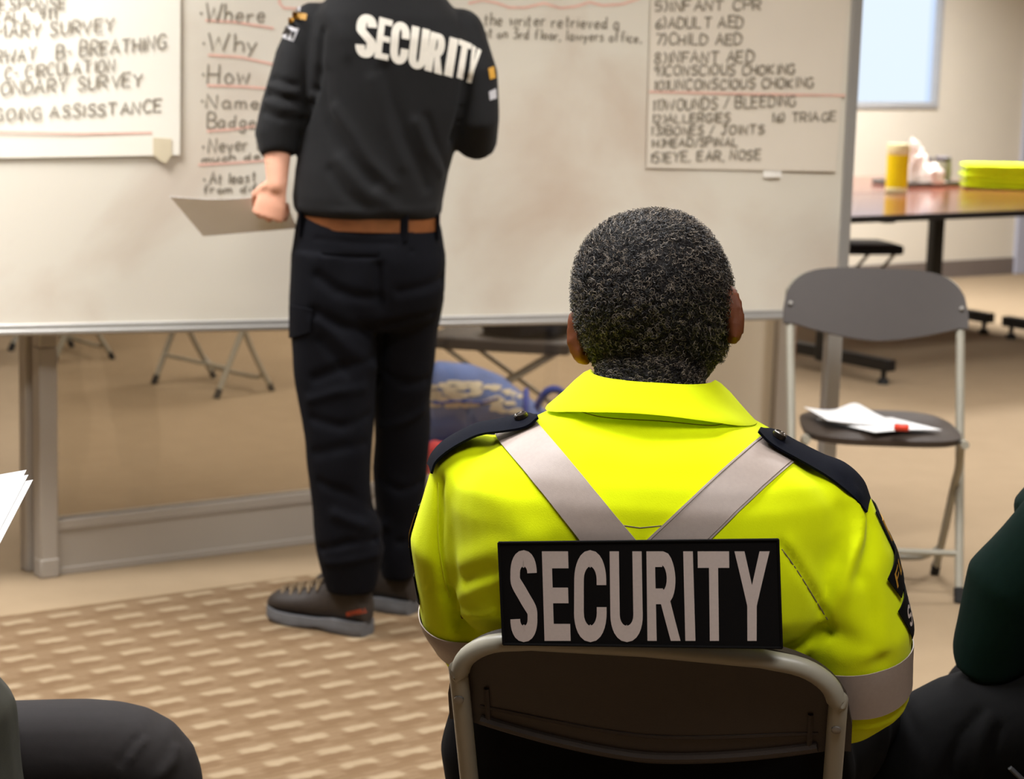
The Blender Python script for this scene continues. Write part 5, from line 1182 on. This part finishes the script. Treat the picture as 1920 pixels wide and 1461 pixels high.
# backpack lying on the carpet
c = V(-.035, 7.52, 0); 
t = thing('backpack', 'blue backpack with cream print lying on the carpet behind the partition glass', 'backpack', tuple(c))
def bag_ring(x, w, h, z0): return [c+V(x, w*math.copysign(abs(math.cos(a))**.7, math.cos(a)), z0+h*(.5+.5*math.copysign(abs(math.sin(a))**.75, math.sin(a)))) for a in np.linspace(0, 2*PI, 33)[:-1]]
rowsb = [(-.30, .06, .12, .04), (-.29, .11, .24, .01), (-.23, .14, .315, 0), (-.12, .15, .31, 0), (.0, .145, .265, 0), (.08, .14, .21, 0), (.145, .125, .16, 0), (.17, .08, .10, .01)]
mb = MB(); mb.loft([bag_ring(*r) for r in rowsb]); bm_ = remesh(mb, .008, 4, 'bag'); rumple(bm_, .008, 8, (1, 1, 1), 2.); bk = obj('main_pouch', bm_, M['bag'], t, angle=0)
bt = bvh(bm_); mb = MB()
for i in range(70):
    a = (rng.uniform(-.27, .085), rng.uniform(.18, .27)); a = (a[0], a[1]-.28*max(0, a[0]+.05))
    px0 = 960+F_PX*((c+V(a[0], -.1, a[1])-CAM_C)@CAM_R)/((c+V(a[0], -.1, a[1])-CAM_C)@_fw); py0 = 730.5-F_PX*((c+V(a[0], -.1, a[1])-CAM_C)@CAM_U)/((c+V(a[0], -.1, a[1])-CAM_C)@_fw)
    pts = [whit(bt, px0+rng.uniform(5, 12)*math.cos(q)*1.3, py0+rng.uniform(3, 6)*math.sin(q), .003) for q in np.linspace(0, 2*PI, 9)[:-1]]
    if all(p is not None for p in pts): mb.add(pts, [tuple(range(8))])
if mb.v: obj('printed_pattern', mb, M['bagpat'], t, smooth=False)
zp = [q for q in (whit(bt, x, y, .003) for x, y in dens([(815, 757), (860, 752), (900, 756), (935, 748)], 5)) if q is not None]
if len(zp) > 2: obj('zip', MB().tube(zp, .004, 6), M['bagdark'], t)
for dx in (.085,):
    ring = bag_ring(dx, .150, .222, -.003); mb = MB(); mb.tube(ring+[ring[0]], .010, 8, closed=True); obj('compression_strap', mb, M['bagdark'], t)
mb = MB(); mb.tube(smooth_path([c+V(.120, -.05, .17), c+V(.145, -.07, .225), c+V(.175, -.07, .245), c+V(.205, -.06, .235), c+V(.215, -.05, .195), c+V(.185, -.04, .14), c+V(.13, -.03, .12)], 6), .013, 10, up=V(0, 1, 0), flat=1.4); obj('grab_handle', mb, M['bagdark'], t)
mb = MB(); mb.tube(smooth_path([c+V(-.25, -.13, .06), c+V(-.15, -.18, .03), c+V(.0, -.19, .02), c+V(.1, -.15, .05), c+V(.15, -.10, .09)], 6), .014, 10, flat=.5); obj('shoulder_strap', mb, M['bagdark'], t)
tag(obj('red_cloth', blob(c+V(-.17, -.33, 0), (.11, .07, .075), .3, 2.4, 7.7, 30, 16, .3), M['redcloth']), 'crumpled red cloth on the carpet in front of the blue backpack', 'cloth')
